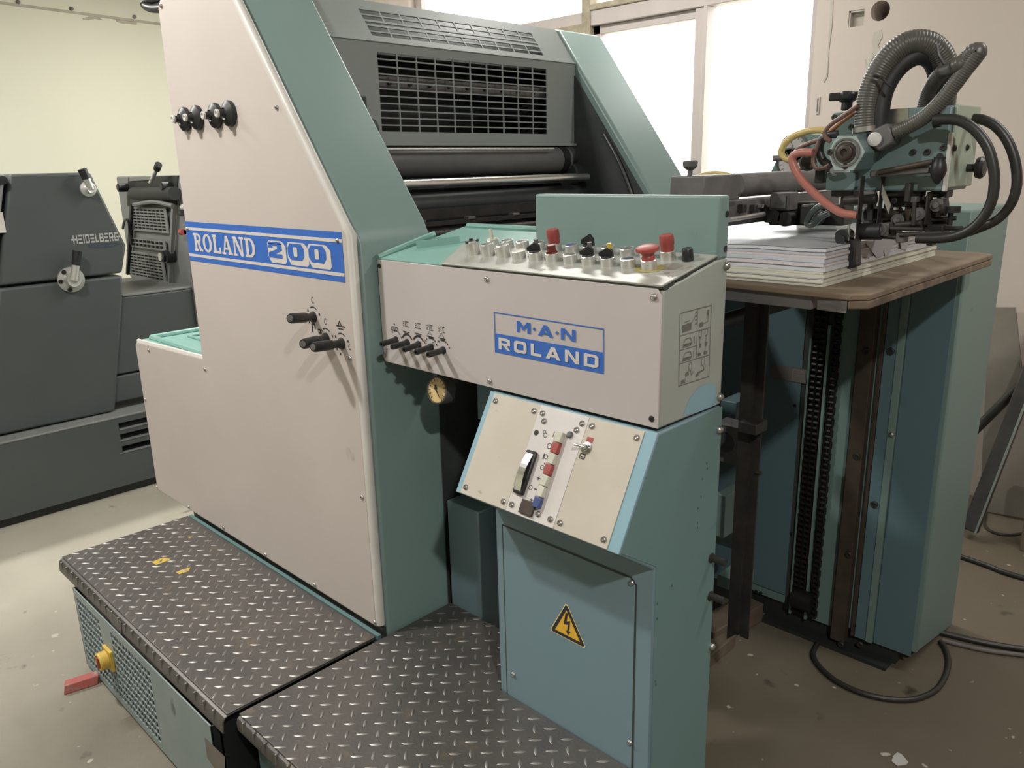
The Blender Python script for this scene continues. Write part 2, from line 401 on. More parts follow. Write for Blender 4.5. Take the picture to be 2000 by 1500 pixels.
def hose(name, pts, r, m, parent, n=10, rib=None, k=8):
    q = spline(pts, k)
    mb = MB()
    if rib:
        q = resample(q, rib/4)
        mb.tube(q, r, n, rf=lambda i: r*(1.0 if i % 4 in (0, 1) else .962))
    else: mb.tube(q, r, n)
    return part(name, mb, m, parent) if parent else mb

# ---------------------------------------------------------------- lettering (flat print)
def rect(a, b, cc, d): return [(a, b), (cc, b), (cc, d), (a, d)]
def ring(cx, cy, rx, ry, wx, wy, a0=0, a1=360, n=20, p=2.0):
    out = []
    def pt(a, x, y):
        ca, sa = math.cos(a), math.sin(a)
        return (cx+x*math.copysign(abs(ca)**(2/p), ca), cy+y*math.copysign(abs(sa)**(2/p), sa))
    for i in range(n):
        t0 = math.radians(a0+(a1-a0)*i/n); t1 = math.radians(a0+(a1-a0)*(i+1)/n)
        out.append([pt(t0, rx, ry), pt(t1, rx, ry), pt(t1, rx-wx, ry-wy), pt(t0, rx-wx, ry-wy)])
    return out
def stroke(pts, w):
    out = []
    for (x0, y0), (x1, y1) in zip(pts, pts[1:]):
        L = math.hypot(x1-x0, y1-y0) or 1; nx, ny = -(y1-y0)/L*w/2, (x1-x0)/L*w/2
        ex, ey = (x1-x0)/L*w*.2, (y1-y0)/L*w*.2
        out.append([(x0+nx-ex, y0+ny-ey), (x0-nx-ex, y0-ny-ey), (x1-nx+ex, y1-ny+ey), (x1+nx+ex, y1+ny+ey)])
    return out
SLAB = {
 'R': (.72, [rect(.08, .1, .27, .9), rect(0, 0, .36, .13), rect(0, .87, .36, 1), rect(.27, .47, .38, .60)]+ring(.36, .735, .28, .265, .17, .13, -90, 90, 12)+[[(.30, .50), (.50, .50), (.64, .10), (.46, .10)], rect(.46, 0, .74, .12)]),
 'O': (.72, ring(.36, .5, .36, .51, .19, .13, 0, 360, 28)),
 'L': (.64, [rect(.08, .1, .27, .9), rect(0, .87, .36, 1), rect(0, 0, .64, .13), rect(.50, .12, .64, .34)]),
 'A': (.80, [[(.10, .1), (.22, .1), (.46, 1), (.33, 1)], [(.33, 1), (.50, 1), (.74, .1), (.54, .1)], rect(.22, .26, .58, .37), rect(0, 0, .30, .12), rect(.46, 0, .82, .12)]),
 'N': (.82, [rect(.07, .1, .19, .9), rect(.61, .05, .73, .9), [(.07, 1), (.28, 1), (.73, 0), (.55, 0)], rect(0, 0, .28, .12), rect(0, .88, .22, 1), rect(.50, .88, .82, 1)]),
 'D': (.74, [rect(.08, .1, .27, .9), rect(0, 0, .36, .13), rect(0, .87, .36, 1)]+ring(.34, .5, .38, .5, .19, .13, -90, 90, 16)),
}
def boxO(w, s, r=.14):
    return ring(w/2, .5, w/2, .5, s, s, 0, 360, 40, p=5.0)
BOLD = {
 'M': (1.10, [rect(0, 0, .25, 1), rect(.85, 0, 1.10, 1), [(0, 1), (.27, 1), (.55, .55), (.55, .15)], [(1.10, 1), (.83, 1), (.55, .55), (.55, .15)]]),
 'A': (1.15, [[(0, 0), (.29, 0), (.72, 1), (.43, 1)], [(1.15, 0), (.86, 0), (.43, 1), (.72, 1)], rect(.25, .18, .90, .38)]),
 'N': (1.05, [rect(0, 0, .25, 1), rect(.80, 0, 1.05, 1), [(0, 1), (.28, 1), (1.05, 0), (.77, 0)]]),
 'R': (1.0, [rect(0, 0, .26, 1), rect(.2, .76, .8, 1), rect(.2, .34, .8, .56), rect(.74, .40, 1.0, .93), [(.40, .36), (.70, .36), (1.02, 0), (.72, 0)]]),
 'O': (1.05, boxO(1.05, .25)),
 'L': (.85, [rect(0, 0, .26, 1), rect(.2, 0, .85, .24)]),
 'D': (1.05, [rect(0, 0, .26, 1), rect(.2, .78, .86, 1), rect(.2, 0, .86, .22), [(.79, 0), (.86, 0), (1.05, .18), (1.05, .82), (.86, 1), (.79, 1)]]),
}
LOGO = {
 'H': (.8, [rect(0, 0, .2, 1), rect(.6, 0, .8, 1), rect(-.35, .4, .8, .6)]),
 'E': (.75, [rect(0, 0, .75, .2), rect(0, .4, .7, .6), rect(0, .8, .75, 1)]),
 'C': (.75, [rect(0, 0, .75, .2), rect(0, .8, .75, 1), rect(0, 0, .2, 1)]),
 'I': (.2, [rect(0, 0, .2, 1)]),
 'D': (.8, [rect(0, 0, .2, 1), rect(.15, .8, .65, 1), rect(.15, 0, .65, .2), [(.6, 0), (.7, 0), (.8, .15), (.8, .85), (.7, 1), (.6, 1)]]),
 'L': (.62, [rect(0, 0, .2, 1), rect(.15, 0, .62, .2)]),
 'B': (.8, [rect(0, 0, .2, 1), rect(.15, .8, .7, 1), rect(.15, .4, .7, .6), rect(.15, 0, .7, .2), rect(.58, .1, .8, .45), rect(.58, .55, .8, .9)]),
 'R': (.8, [rect(0, 0, .2, 1), rect(.15, .8, .7, 1), rect(.15, .35, .7, .55), rect(.58, .4, .8, .9), [(.35, .4), (.58, .4), (.82, 0), (.58, 0)]]),
 'G': (.8, [rect(0, 0, .2, 1), rect(.15, .8, .8, 1), rect(.15, 0, .8, .2), rect(.6, 0, .8, .55), rect(.4, .4, 1.2, .6)]),
}
def word(txt, font, gap=.12):
    x = 0; out = []
    for ch in txt:
        if ch == '.':
            out.append([(x, .5), (x+.13, .32), (x+.26, .5), (x+.13, .68)]); x += .26+gap; continue
        w, ps = font[ch]; out += [[(a+x, b) for a, b in p] for p in ps]; x += w+gap
    return out, x-gap
def fit(polys, w, u0, u1, v0, v1):
    return [[(u0+a/w*(u1-u0), v0+b*(v1-v0)) for a, b in p] for p in polys]
def decal(name, polys, o, u, v, n, m, parent, lift=.0008, label=None):
    mb = MB().flat(polys, Vector(o)+Vector(n)*lift, u, v, 1 if Vector(u).cross(Vector(v)).dot(Vector(n)) > 0 else -1)
    ob = part(name, mb, m, parent, smooth=False, fix=False)
    # face the print outwards
    nn = Vector(n)
    for p in ob.data.polygons:
        if p.normal.dot(nn) < 0: p.flip()
    if label: ob['label'] = label
    return ob
# small prototypes shared by copies
SCREW = proto('screw', MB().lathe((0, 0, 0), Z, [(.0064, 0), (.0064, .0012), (.0056, .0032), (.0034, .0046), (.0031, .0030), (.0001, .0028)], 14), 'steel')
SCREWDARK = proto('screw_hole', MB().lathe((0, 0, 0), Z, [(.006, 0), (.006, .0008), (.0001, .0009)], 12), 'black')
BOLT = proto('bolt', MB().lathe((0, 0, 0), Z, [(.011, 0), (.011, .005), (.009, .007), (.005, .007), (.005, .003), (.0001, .003)], 14), 'blacksteel')
BOLT2 = proto('bolt', MB().lathe((0, 0, 0), Z, [(.0060, 0), (.0060, .0028), (.0047, .004), (.0028, .004), (.0028, .002), (.0001, .002)], 14), 'blacksteel')
SPHEREB = proto('screw', MB().lathe((0, 0, 0), Z, [(.0085, 0), (.0085, .0025), (.0075, .0058), (.0045, .009), (.0001, .0098)], 14), 'steel')

# ================================================================ THE ROOM
XR, YF, ZC = 3.6, -4.6, 3.15
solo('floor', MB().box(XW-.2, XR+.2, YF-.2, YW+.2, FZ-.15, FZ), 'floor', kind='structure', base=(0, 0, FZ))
solo('ceiling', MB().box(XW-.2, XR+.2, YF-.2, YW+.2, ZC, ZC+.15), 'ceiling', kind='structure')
wl = solo('wall_left', MB().box(XW-.2, XW, YF-.2, YW+.2, FZ, ZC), 'plaster', kind='structure')
solo('wall_right', MB().box(XR, XR+.2, YF-.2, YW+.2, FZ, ZC), 'plaster_pink', kind='structure')
solo('wall_front', MB().box(XW, XR, YF-.2, YF, FZ, ZC), 'plaster', kind='structure')
# back wall with a wide window opening
wx0 = P(798, 4, 'y', YW).x; wx1 = P(1588, 120, 'y', YW).x; wz0, wz1 = .95, 3.0
hx, hz = P(1719, 21, 'y', YW).x, P(1719, 21, 'y', YW).z; hr = .045
rx0, rx1, rz0, rz1 = P(1657, 40, 'y', YW).x, P(1687, 40, 'y', YW).x, P(1657, 54, 'y', YW).z, P(1657, 22, 'y', YW).z
mb = MB()
W0 = V(XW, YW, FZ)
hs = [(wx0-XW, wx1-XW, wz0-FZ, wz1-FZ), (rx0-XW, rx1-XW, rz0-FZ, rz1-FZ), (hx-hr-XW, hx+hr-XW, hz-hr-FZ, hz+hr-FZ)]
mb.holes(W0, X, Z, Y*.24, XR-XW, ZC-FZ, hs)
# square opening round the pipe hole is closed down to a circle, tunnel wall included
n = 32
sq = []
for i in range(n):
    a = 2*math.pi*i/n; ca, sa = math.cos(a), math.sin(a); k = 1/max(abs(ca), abs(sa))
    sq.append((hr*k*ca, hr*k*sa))
for i in range(n):
    j = (i+1) % n
    a0, a1 = 2*math.pi*i/n, 2*math.pi*j/n
    c0, c1 = (hr*.97*math.cos(a0), hr*.97*math.sin(a0)), (hr*.97*math.cos(a1), hr*.97*math.sin(a1))
    q = [V(hx+sq[i][0], YW, hz+sq[i][1]), V(hx+sq[j][0], YW, hz+sq[j][1]), V(hx+c1[0], YW, hz+c1[1]), V(hx+c0[0], YW, hz+c0[1])]
    mb.add(q, [(0, 1, 2, 3)])
    mb.add([q[3], q[2], q[2]+Y*.24, q[3]+Y*.24], [(0, 1, 2, 3)])
wb = solo('wall_back', mb, 'plaster_pink', kind='structure', smooth=False)
part('outlet_recess', MB().box(rx0, rx1, YW+.03, YW+.06, rz0, rz1).box(rx0, rx0+.008, YW+.003, YW+.03, rz0, rz1).box(rx0, rx1, YW+.003, YW+.03, rz1-.008, rz1), 'putty', wb)
part('hole_backing', MB().cyl((hx, YW+.20, hz), (hx, YW+.23, hz), hr*1.1, n=24), 'putty', wb)
# patched cable chases and cracks in the plaster
def blotch(name, pts, ax, val, off, m, parent, rr=None):
    q = PP(pts, ax, val); nrm = -Y if ax == 'y' else X
    mb_ = MB(); mb_.prism([p+nrm*off for p in q], -nrm*(off+.01)); return part(name, mb_, m, parent, bevel=.002)
blotch('filled_chase', [(1706, 62), (1722, 58), (1724, 72), (1716, 88), (1721, 100), (1706, 112), (1700, 124), (1694, 140), (1690, 138), (1700, 108), (1705, 98), (1703, 80)], 'y', YW, .003, 'putty', wb)
blotch('filled_chase', [(1688, 116), (1691, 115), (1697, 138), (1706, 162), (1698, 158), (1690, 132)], 'y', YW, .002, 'putty', wb)
blotch('filled_chase', [(1622, 0), (1628, 0), (1626, 50), (1620, 95), (1617, 150), (1609, 162), (1607, 158), (1613, 148), (1616, 100), (1620, 50)], 'y', YW, .003, 'putty', wb)
pz = P(1598, 206, 'y', YW)
part('hook_plate', MB().holes((pz.x-.008, YW-.006, pz.z-.04), X, Z, Y*.006, .016, .08, [(.004, .012, .008, .072)]), 'frame', wb)
# glue line and scraps left by an old conduit on the left wall
def lw(px, py, off=.004): 
    q = P(px, py, 'x', XW); return V(q.x+off, q.y, q.z)
mb = MB()
a, b = lw(-260, -30), lw(420, 61)
mb.obox(a+V(-.006, 0, -.010), b-a, V(.008, 0, 0), V(0, 0, .018))
part('conduit_stain', mb, 'stain', wl)
blotch('stripped_patch', [(160, 36), (172, 33), (176, 28), (190, 30), (200, 39), (186, 37), (164, 39)], 'x', XW, .004, 'stain', wl)
blotch('stripped_patch', [(226, 38), (268, 44), (267, 48), (240, 46), (227, 42)], 'x', XW, .004, 'stain', wl)
for px, py in ((35, 4), (139, 17), (262, 33)):
    q = P(px, py, 'x', XW)
    part('wall_plug', MB().lathe((XW, q.y, q.z), X, [(.014, 0), (.014, .012), (.007, .016)], 10), 'greymetal', wl)

# window: outer frame, transom with rough old head piece, posts, three big panes and two top lights
win = thing('window_1', '', '', (wx0, YW, wz0)); del win['label']; del win['category']; win['kind'] = 'structure'
zt0 = P(1250, 31, 'y', YW).z; zt1 = zt0+.085
post = P(1138, 20, 'y', YW).x; mul = P(1358, 150, 'y', YW).x
fy0, fy1 = YW+.06, YW+.13
part('frame', MB().box(wx0, wx0+.07, fy0, fy1, wz0, wz1).box(wx1-.05, wx1, fy0, fy1, wz0, wz1).box(wx0, wx1, fy0, fy1, wz0, wz0+.07).box(wx0, wx1, fy0, fy1, wz1-.05, wz1), 'frame', win, bevel=.004)
part('transom', MB().box(wx0, wx1, fy0-.02, fy1, zt0, zt1), 'frame', win, bevel=.004)
part('transom_cover', MB().box(post+.03, mul+.3, fy0-.03, fy1, zt1, zt1+.035), 'frame_old', win, bevel=.006)
part('transom_cover', MB().box(wx0, post-.03, fy0-.03, fy1, zt0-.04, zt0+.02), 'frame_old', win, bevel=.006)
part('post', MB().box(post-.035, post+.03, fy0-.03, fy1, wz0, wz1), 'frame_old', win, bevel=.004)
part('mullion', MB().box(mul-.045, mul+.012, fy0-.01, fy1, wz0, zt0).box(mul+.018, mul+.04, fy0-.03, fy1, wz0, zt0), 'frame', win, bevel=.003)
sash = MB().box(post+.03, post+.08, fy0+.01, fy1-.01, wz0+.07, zt0).box(post+.03, mul-.045, fy0+.01, fy1-.01, zt0-.05, zt0)
part('sash', sash, 'frame', win, bevel=.003)
for a, b, z0, z1 in ((wx0+.07, post-.035, wz0+.07, zt0), (post+.08, mul-.045, wz0+.07, zt0-.05), (mul+.04, wx1-.05, wz0+.07, zt0), (wx0+.07, post-.035, zt1, wz1-.05), (post+.03, wx1-.05, zt1, wz1-.05)):
    part('pane', MB().box(a, b, fy0+.03, fy0+.034, z0, z1), 'glass', win)

# ================================================================ PRINTING UNIT (the big cream and teal press body)
pu = thing('printing_press', 'large teal and cream printing press with sloped side panel and blue name band', 'printing press', (-2.2, .78, FZ))
XN, XP, XRT, ZB = -3.10, -2.515, -1.632, .279
prof = [(XN, ZB), (XRT, ZB), (XRT, 1.345), (-1.652, 1.372), (-2.075, 1.945), (-2.10, 1.975), (-2.12, 1.99), (-2.495, 1.99), (XP, 1.972), (-2.525, .908), (XN+.02, .89), (XN, .875)]
sp = part('side_panel', MB().prism([(x, .0, z) for x, z in prof], (0, .020, 0)), 'panel', pu, bevel=.006, seg=3)
# rounded pale lip running round the panel's sloped and upright edges
lip = [(XRT-.006, .0, ZB+.004), (XRT-.006, .0, 1.342), (-1.660, .0, 1.366), (-2.080, .0, 1.936)]
part('panel_edge', MB().tube([V(*q)+V(.008, .012, .004) for q in lip], .013, 10), 'edge', sp)
part('panel_edge', MB().tube([V(XN+.01, .012, .889), V(-2.525, .012, .907)], .008, 8), 'edge', sp)
# blue name band
bz0, bz1 = 1.2305, 1.3525
bx0 = -2.517; bx1 = -1.652
decal('name_band', [[(bx0, bz0), (bx1, bz0), (bx1, bz1), (bx0, bz1)]], (0, 0, 0), X, Z, -Y, 'print_blue', sp)
hB = bz1-bz0
decal('band_line', [rect(bx0, bz0+hB*.79, bx1, bz0+hB*.86)], (0, 0, 0), X, Z, -Y, 'print_white', sp, .0014)
decal('band_line', [rect(bx0, bz0+hB*.115, bx1, bz0+hB*.185)], (0, 0, 0), X, Z, -Y, 'print_white', sp, .0014)
tx0, tx1 = P(379, 470, 'y', 0).x, P(499, 478, 'y', 0).x
wd, ww = word('ROLAND', SLAB, .07)
decal('lettering', fit(wd, ww, tx0, tx1, bz0+hB*.27, bz0+hB*.725), (0, 0, 0), X, Z, -Y, 'print_white', sp, .0014)
# outlined block numerals with a solid drop shadow
n0, n1 = P(523.5, 470, 'y', 0).x, P(646, 480, 'y', 0).x
dw = (n1-n0)/3; dh = hB*.35; nz0 = bz0+hB*.335
def octo(x0, z0, x1, z1, cc): return [(x0+cc, z0), (x1-cc, z0), (x1, z0+cc), (x1, z1-cc), (x1-cc, z1), (x0+cc, z1), (x0, z1-cc), (x0, z0+cc)]
white, blue, wh2 = [], [], []
for i in range(3):
    x0 = n0+dw*i; x1 = x0+dw*(.70 if i == 0 else .78); g = .0035
    dx, dz, k_ = .0175 if i == 2 else .0165, -.0105, .007
    L_, B_, R0, T_ = x0-g, nz0-g, x1+g, nz0+dh+g
    white.append([(L_, B_+k_), (L_+dx*.9, B_+dz), (R0+dx-k_, B_+dz), (R0+dx, B_+dz+k_), (R0+dx, T_+dz-k_*.4), (R0, T_-k_*.2), (R0-k_, T_), (L_+k_, T_), (L_, T_-k_)])
    w_ = x1-x0; e = w_*.30; bh = dh*.22
    if i == 0:
        T = nz0+dh
        blue += [octo(x0, T-dh*.24, x1, T, .006), rect(x1-e*1.15, nz0+dh*.561, x1, T-dh*.241), rect(x0, nz0+dh*.63, x0+e*1.1, T-dh*.241),
                 [(x1-e*1.15, nz0+dh*.56), (x1, nz0+dh*.56), (x1, nz0+dh*.50), (x0+e*1.7, nz0+dh*.251), (x0, nz0+dh*.251), (x0, nz0+dh*.30)], rect(x0, nz0, x1, nz0+dh*.25)]
    else:
        blue += [octo(x0, nz0, x1, nz0+dh, .012)]
        wh2 += [octo(x0+w_*.38, nz0+dh*.2, x1-w_*.38, nz0+dh*.8, .003)]
decal('numeral_shadow', white, (0, 0, 0), X, Z, -Y, 'print_white', sp, .0014)
decal('numerals', blue, (0, 0, 0), X, Z, -Y, 'print_blue', sp, .0020)
for w2 in wh2: decal('numeral_gap', [w2], (0, 0, 0), X, Z, -Y, 'print_white', sp, .0032)
for px, py in ((316, 12), (541, 210), (342, 236), (367, 447), (660, 470), (684, 699), (708, 971), (733, 1215), (615, 1142), (519, 1083), (437, 1030), (369, 990), (307, 951), (284, 780), (291, 684), (401, 721)):
    q = P(px, py, 'y', 0); inst('screw', SCREW, sp, (q.x, -.0005, q.z), -Y)
# four black cone knobs near the top
for px, py in ((364, 233), (388, 230), (424, 226), (451, 222)):
    q = P(px, py, 'y', 0)
    k = part('knob', MB().lathe((q.x, 0, q.z), -Y, [(.034, 0), (.035, .006), (.033, .012), (.016, .022), (.012, .020), (.010, .024), (.010, .036), (.0095, .038)], 20), 'black', pu)
    part('knob_tip', MB().lathe((q.x, -.037, q.z), -Y, [(.0105, 0), (.0105, .006), (.007, .007), (.005, .003), (.0001, .002)], 14), 'edge', k)
# three shift levers with black grips
for (rx, ry), (tx, ty) in (((613, 619), (567, 622)), ((638, 661), (592, 672)), ((668, 671), (612, 678))):
    q = P(rx, ry, 'y', 0); t = P(tx, ty, 'y', -.095); d = (t-q)
    k = part('shift_lever', MB().lathe(q, d, [(.0155, 0), (.0155, .003), (.011, .009), (.0095, .030), (.0115, .035), (.0132, .042), (.0132, d.length-.005), (.0115, d.length)], 16), 'black', pu)
    part('lever_cap', MB().lathe(q+d, d, [(.0085, -.002), (.0085, .0015), (.005, .002)], 12), 'greymetal', k)
# small printed scale marks round those levers
def arc_marks(px, py, off=0.0):
    q = P(px, py, 'y', off); return q
for (px, py, kind) in ((613, 619, 0), (638, 661, 0), (668, 671, 1)):
    q = P(px, py, 'y', 0)
    ps = ring(q.x, q.z, .028, .028, .0028, .0028, 50, 120, 8)
    for a in (20, 150, 215, 250):
        ps.append(rect(q.x+.030*math.cos(math.radians(a))-.002, q.z+.030*math.sin(math.radians(a))-.003, q.x+.030*math.cos(math.radians(a))+.003, q.z+.030*math.sin(math.radians(a))+.003))
    if kind == 0: ps += ring(q.x+.002, q.z+.045, .006, .0085, .0018, .0018, 40, 330, 12)
    else: ps += stroke([(q.x-.018, q.z+.045), (q.x+.02, q.z+.045)], .003)+stroke([(q.x-.01, q.z+.045), (q.x-.003, q.z+.058), (q.x+.006, q.z+.045)], .0025)+stroke([(q.x-.012, q.z+.038), (q.x+.012, q.z+.038)], .0025)+ring(q.x+.034, q.z-.004, .005, .0075, .0018, .0018, 60, 330, 10)
    decal('scale_mark', ps, (0, 0, 0), X, Z, -Y, 'ink', sp)
q = P(612, 634, 'y', 0)
decal('scale_mark', stroke([(q.x-.006, q.z-.02), (q.x-.006, q.z+.002), (q.x+.008, q.z+.002), (q.x+.008, q.z-.010)], .005), (0, 0, 0), X, Z, -Y, 'ink', sp)
for r__ in (rect(q.x+.022, q.z-.012, q.x+.04, q.z-.008), rect(q.x+.024, q.z-.02, q.x+.038, q.z-.016)): decal('scale_mark', [r__], (0, 0, 0), X, Z, -Y, 'ink', sp)

# near and far side frames: cast bodies with the same outline
def slope_x(z):
    return -1.652-(z-1.372)*(.423/.573)
def side_frame(y0, y1):
    pr = [(-3.06, ZB+.01), (-2.79, ZB+.01), (-2.79, FZ), (-1.612, FZ), (-1.612, 1.322), (-1.636, 1.366), (-2.088, 1.976), (-2.11, 1.985), (-2.50, 1.985), (-2.52, .90), (-3.06, .88)]
    return MB().prism([(x, y0, z) for x, z in pr], (0, y1-y0, 0))
part('side_frame', side_frame(.022, .248), 'teal', pu, bevel=.008, seg=3)
part('side_frame', side_frame(1.303, 1.562), 'teal', pu, bevel=.012, seg=3)
# turquoise delivery lid with raised rim behind the notch of the panel
dl = MB().box(-3.09, -2.53, .022, 1.55, .875, .893)
part('delivery_lid', dl, 'teal_bright', pu, bevel=.004)
part('lid_rim', MB().tube([V(-3.07, .05, .896), V(-3.07, 1.5, .896)], .012, 8).tube([V(-3.07, .055, .896), V(-2.53, .055, .898)], .012, 8).tube([V(-2.98, .16, .896), V(-2.53, .16, .898)], .007, 8).tube([V(-2.98, .16, .896), V(-2.98, 1.4, .896)], .007, 8), 'teal_bright', pu)
part('gap_shade_strip', MB().box(-2.80, -1.62, .012, .022, FZ, ZB-.002), 'inner', pu)  # dark strip over the frame, painting the shade under the panel edge
part('base_strip', MB().box(-2.80, -1.62, -.008, .004, FZ, .2615), 'teal2', pu)
# grab handle on top
part('grab_handle', MB().tube(spline([P(322, 16, 'y', .06), P(300, 17, 'y', .06), P(285, 12, 'y', .06), P(283, 6, 'y', .06), P(298, 0, 'y', .07), P(330, -4, 'y', .08)], 5), .013, 10), 'black', pu)
# guards between the frames
yl, yr = .25, 1.302
fx, fz = -2.010, 1.853
# upper guard lies in the slope
sd = V(-.423, 0, .573).normalized(); nrm = V(.573, 0, .423).normalized()
o = V(slope_x(fz), yl, fz)
fx = o.x
def on_slope(px, py):
    d = ray(px, py); t = (o-CAM).dot(nrm)/d.dot(nrm); q = CAM+d*t; r = q-o; return r.dot(Y), r.dot(sd)
tl = on_slope(1085, 58)[1]
a0 = on_slope(728, 71); a1 = on_slope(1063, 109); a2 = on_slope(702, 16)
hs = []
u0, u1, v0, v1 = a0[0], a1[0], .028, .028+.112
v0 = (a0[1]+a1[1])/2; v1 = a2[1]
rows = [0, .185, .40, .585, .79, 1.0]
nc = 10; cw = (u1-u0)/nc
for r_ in range(5):
    z0, z1 = v0+(v1-v0)*rows[r_], v0+(v1-v0)*rows[r_+1]
    if r_ == 2: hs.append((u0, u1-.0, z0+.005, z1-.005)); continue
    for i in range(nc): hs.append((u0+cw*i+(.0 if i == 0 else .0022), u0+cw*(i+1)-.0022, z0+.0024, z1-.0024))
part('upper_guard', MB().holes(o, Y, sd, -nrm*.004, yr-yl, tl, hs), 'guard', pu, smooth=False)
part('guard_backing', MB().obox(o-nrm*.05+Y*.003, Y*(yr-yl-.006), sd*(tl+.04), nrm*.004), 'inner', pu)
part('guard_rib', MB().obox(o+Y*.0+sd*(-.002)-nrm*.02, Y*(yr-yl), sd*.006, nrm*.024), 'guard', pu)
# lower guard hangs from the fold
lz0 = P(1000, 280, 'x', fx).z
H = fz-lz0
g0 = P(735, 98, 'x', fx); g1 = P(1069, 262, 'x', fx); gy0, gy1 = g0.y, P(1068, 135, 'x', fx).y
gz1 = (P(735, 98, 'x', fx).z+P(1067, 135, 'x', fx).z)/2; gz0 = P(745, 258, 'x', fx).z
hs = []; nr = 11; cw = (gy1-gy0)/10; rh = (gz1-gz0)/nr
for r_ in range(nr):
    z0 = gz0-lz0+rh*r_
    for i in range(10): hs.append((gy0-yl+cw*i+.0022, gy0-yl+cw*(i+1)-.0022, z0+.0020, z0+rh-.0020))
part('lower_guard', MB().holes((fx, yl, lz0), Y, Z, -X*.004, yr-yl, H, hs), 'guard', pu, smooth=False)
part('guard_bar', MB().box(fx-.05, fx-.03, gy0-.02, gy1+.02, gz0+rh*6.1, gz0+rh*7.95), 'greymetal', pu)
for k in range(9): part('bar_bolt', MB().cyl((fx-.03, gy0+.06+.08*k, gz0+rh*7.0), (fx-.022, gy0+.06+.08*k, gz0+rh*7.0), .006, n=10), 'blacksteel', pu)
part('guard_lip', MB().box(fx-.006, fx+.012, yl, yr, lz0-.008, lz0), 'guard', pu)
# dark interior behind guards and rollers
part('inner_housing', MB().box(-2.50, -2.30, yl, yr, .6, 1.95).box(-2.30, fx-.12, yl, yr, fz-.02, fz).box(-2.30, -1.62, yl, yr, .95, 1.10), 'inner', pu)
part('inner_wall', MB().prism([(slope_x(1.84)-.03, 1.296, 1.84), (slope_x(1.38)-.025, 1.296, 1.38), (-1.65, 1.296, 1.2), (-2.4, 1.296, 1.2), (-2.4, 1.296, 1.84)], (0, .008, 0)), 'inner', pu)
part('inner_wall', MB().prism([(slope_x(1.84)-.03, .246, 1.84), (slope_x(1.38)-.025, .246, 1.38), (-1.65, .246, 1.2), (-2.4, .246, 1.2), (-2.4, .246, 1.84)], (0, .006, 0)), 'inner', pu)
# cylinders
def roll(name, x, z, r, m, y0=.252, y1=1.296, n=32):
    return part(name, MB().cyl((x, y0, z), (x, y1, z), r, n=n), m, pu)
zr = P(900, 318, 'x', -2.0).z
roll('ink_roller', -2.02, zr+.004, .048, 'roller', y1=1.25)
part('roller_ring', MB().cyl((-2.02, 1.20, zr+.004), (-2.02, 1.235, zr+.004), .0505, n=32), 'black', pu)
roll('chrome_roller', -1.90, P(1000, 352, 'x', -1.90).z, .015, 'chrome', n=24, y1=1.24)
wz = P(1000, 291, 'x', -1.955).z
part('wire_bar', MB().cyl((-1.955, .252, wz), (-1.955, 1.12, wz), .0045, n=10), 'alu', pu)
roll('damp_roller', -1.98, 1.385, .038, 'inner')
part('cross_bar', MB().box(-1.93, -1.90, .252, 1.296, 1.345, 1.375).box(-1.92, -1.89, .252, 1.296, 1.318, 1.324), 'blacksteel', pu)
roll('blanket_cylinder', -1.86, 1.135, .135, 'rail', n=48)
part('wash_bar', MB().bar((-1.80, .252, 1.30), (-1.80, 1.296, 1.30), .05, .04), 'blacksteel', pu, bevel=.006)
part('gripper_bar', MB().bar((-1.86, .26, 1.335), (-1.86, 1.296, 1.335), .02, .012), 'blacksteel', pu)
for i in range(4):
    part('gripper', MB().box(-1.875, -1.85, .40+.2*i, .43+.2*i, 1.336, 1.348), 'greymetal', pu, bevel=.002)
# brackets and bearings just inside the frames
b1 = P(735, 160, 'x', -2.0)
part('bearing_bracket', MB().box(-2.03, -1.98, .25, .34, 1.64, 1.70).cyl((-2.0, .25, 1.61), (-2.0, .37, 1.61), .03, n=18), 'inner', pu, bevel=.004)
part('bearing_bracket', MB().box(-1.99, -1.93, .25, .30, 1.40, 1.475).cyl((-1.95, .25, 1.46), (-1.95, .31, 1.46), .02, n=14), 'inner', pu, bevel=.004)
part('bearing_cap', MB().cyl((-2.0, 1.245, 1.46), (-2.0, 1.297, 1.46), .045, n=20).cyl((-2.02, 1.25, 1.53), (-2.02, 1.297, 1.53), .038, n=20), 'inner', pu)
part('cable', MB().tube(spline([V(-1.86, 1.29, 1.60), V(-1.80, 1.285, 1.52), V(-1.75, 1.285, 1.43), V(-1.72, 1.285, 1.36)], 6), .006, 8), 'cable', pu)
# pressure gauge below the desk, tilted to the operator
gc = (P(855, 762, 'y', .10)); gn = V(.10, -1, .18).normalized()
pg = part('pressure_gauge', MB().lathe(gc, gn, [(.030, -.03), (.034, -.028), (.034, .004), (.031, .006), (.031, .001), (.0001, .001)], 28), 'greymetal', pu)
u_, v_, n_ = basis(gn)
decal('dial_face', [[(.0305*math.cos(i*math.pi/14), .0305*math.sin(i*math.pi/14)) for i in range(28)]], gc, u_, v_, n_, 'dial', pg, .0022)
decal('needle', [[(-.010, .012), (-.004, .013), (.0, .0), (.014, -.022), (-.004, -.002)]]+ring(-.004, .004, .005, .005, .004, .004, n=10), gc, u_, v_, n_, 'ink', pg, .0032)
ps = []
for i in range(13):
    a = math.radians(-50+280*i/12); ps.append(stroke([(.022*math.cos(a), .022*math.sin(a)), (.028*math.cos(a), .028*math.sin(a))], .0016)[0])
decal('dial_marks', ps, gc, u_, v_, n_, 'rail', pg, .0028)
part('gauge_pipe', MB().tube(spline([gc-gn*.03, V(gc.x-.01, .16, gc.z-.01), V(gc.x-.06, .20, gc.z-.06)], 5), .008, 8), 'blacksteel', pu)
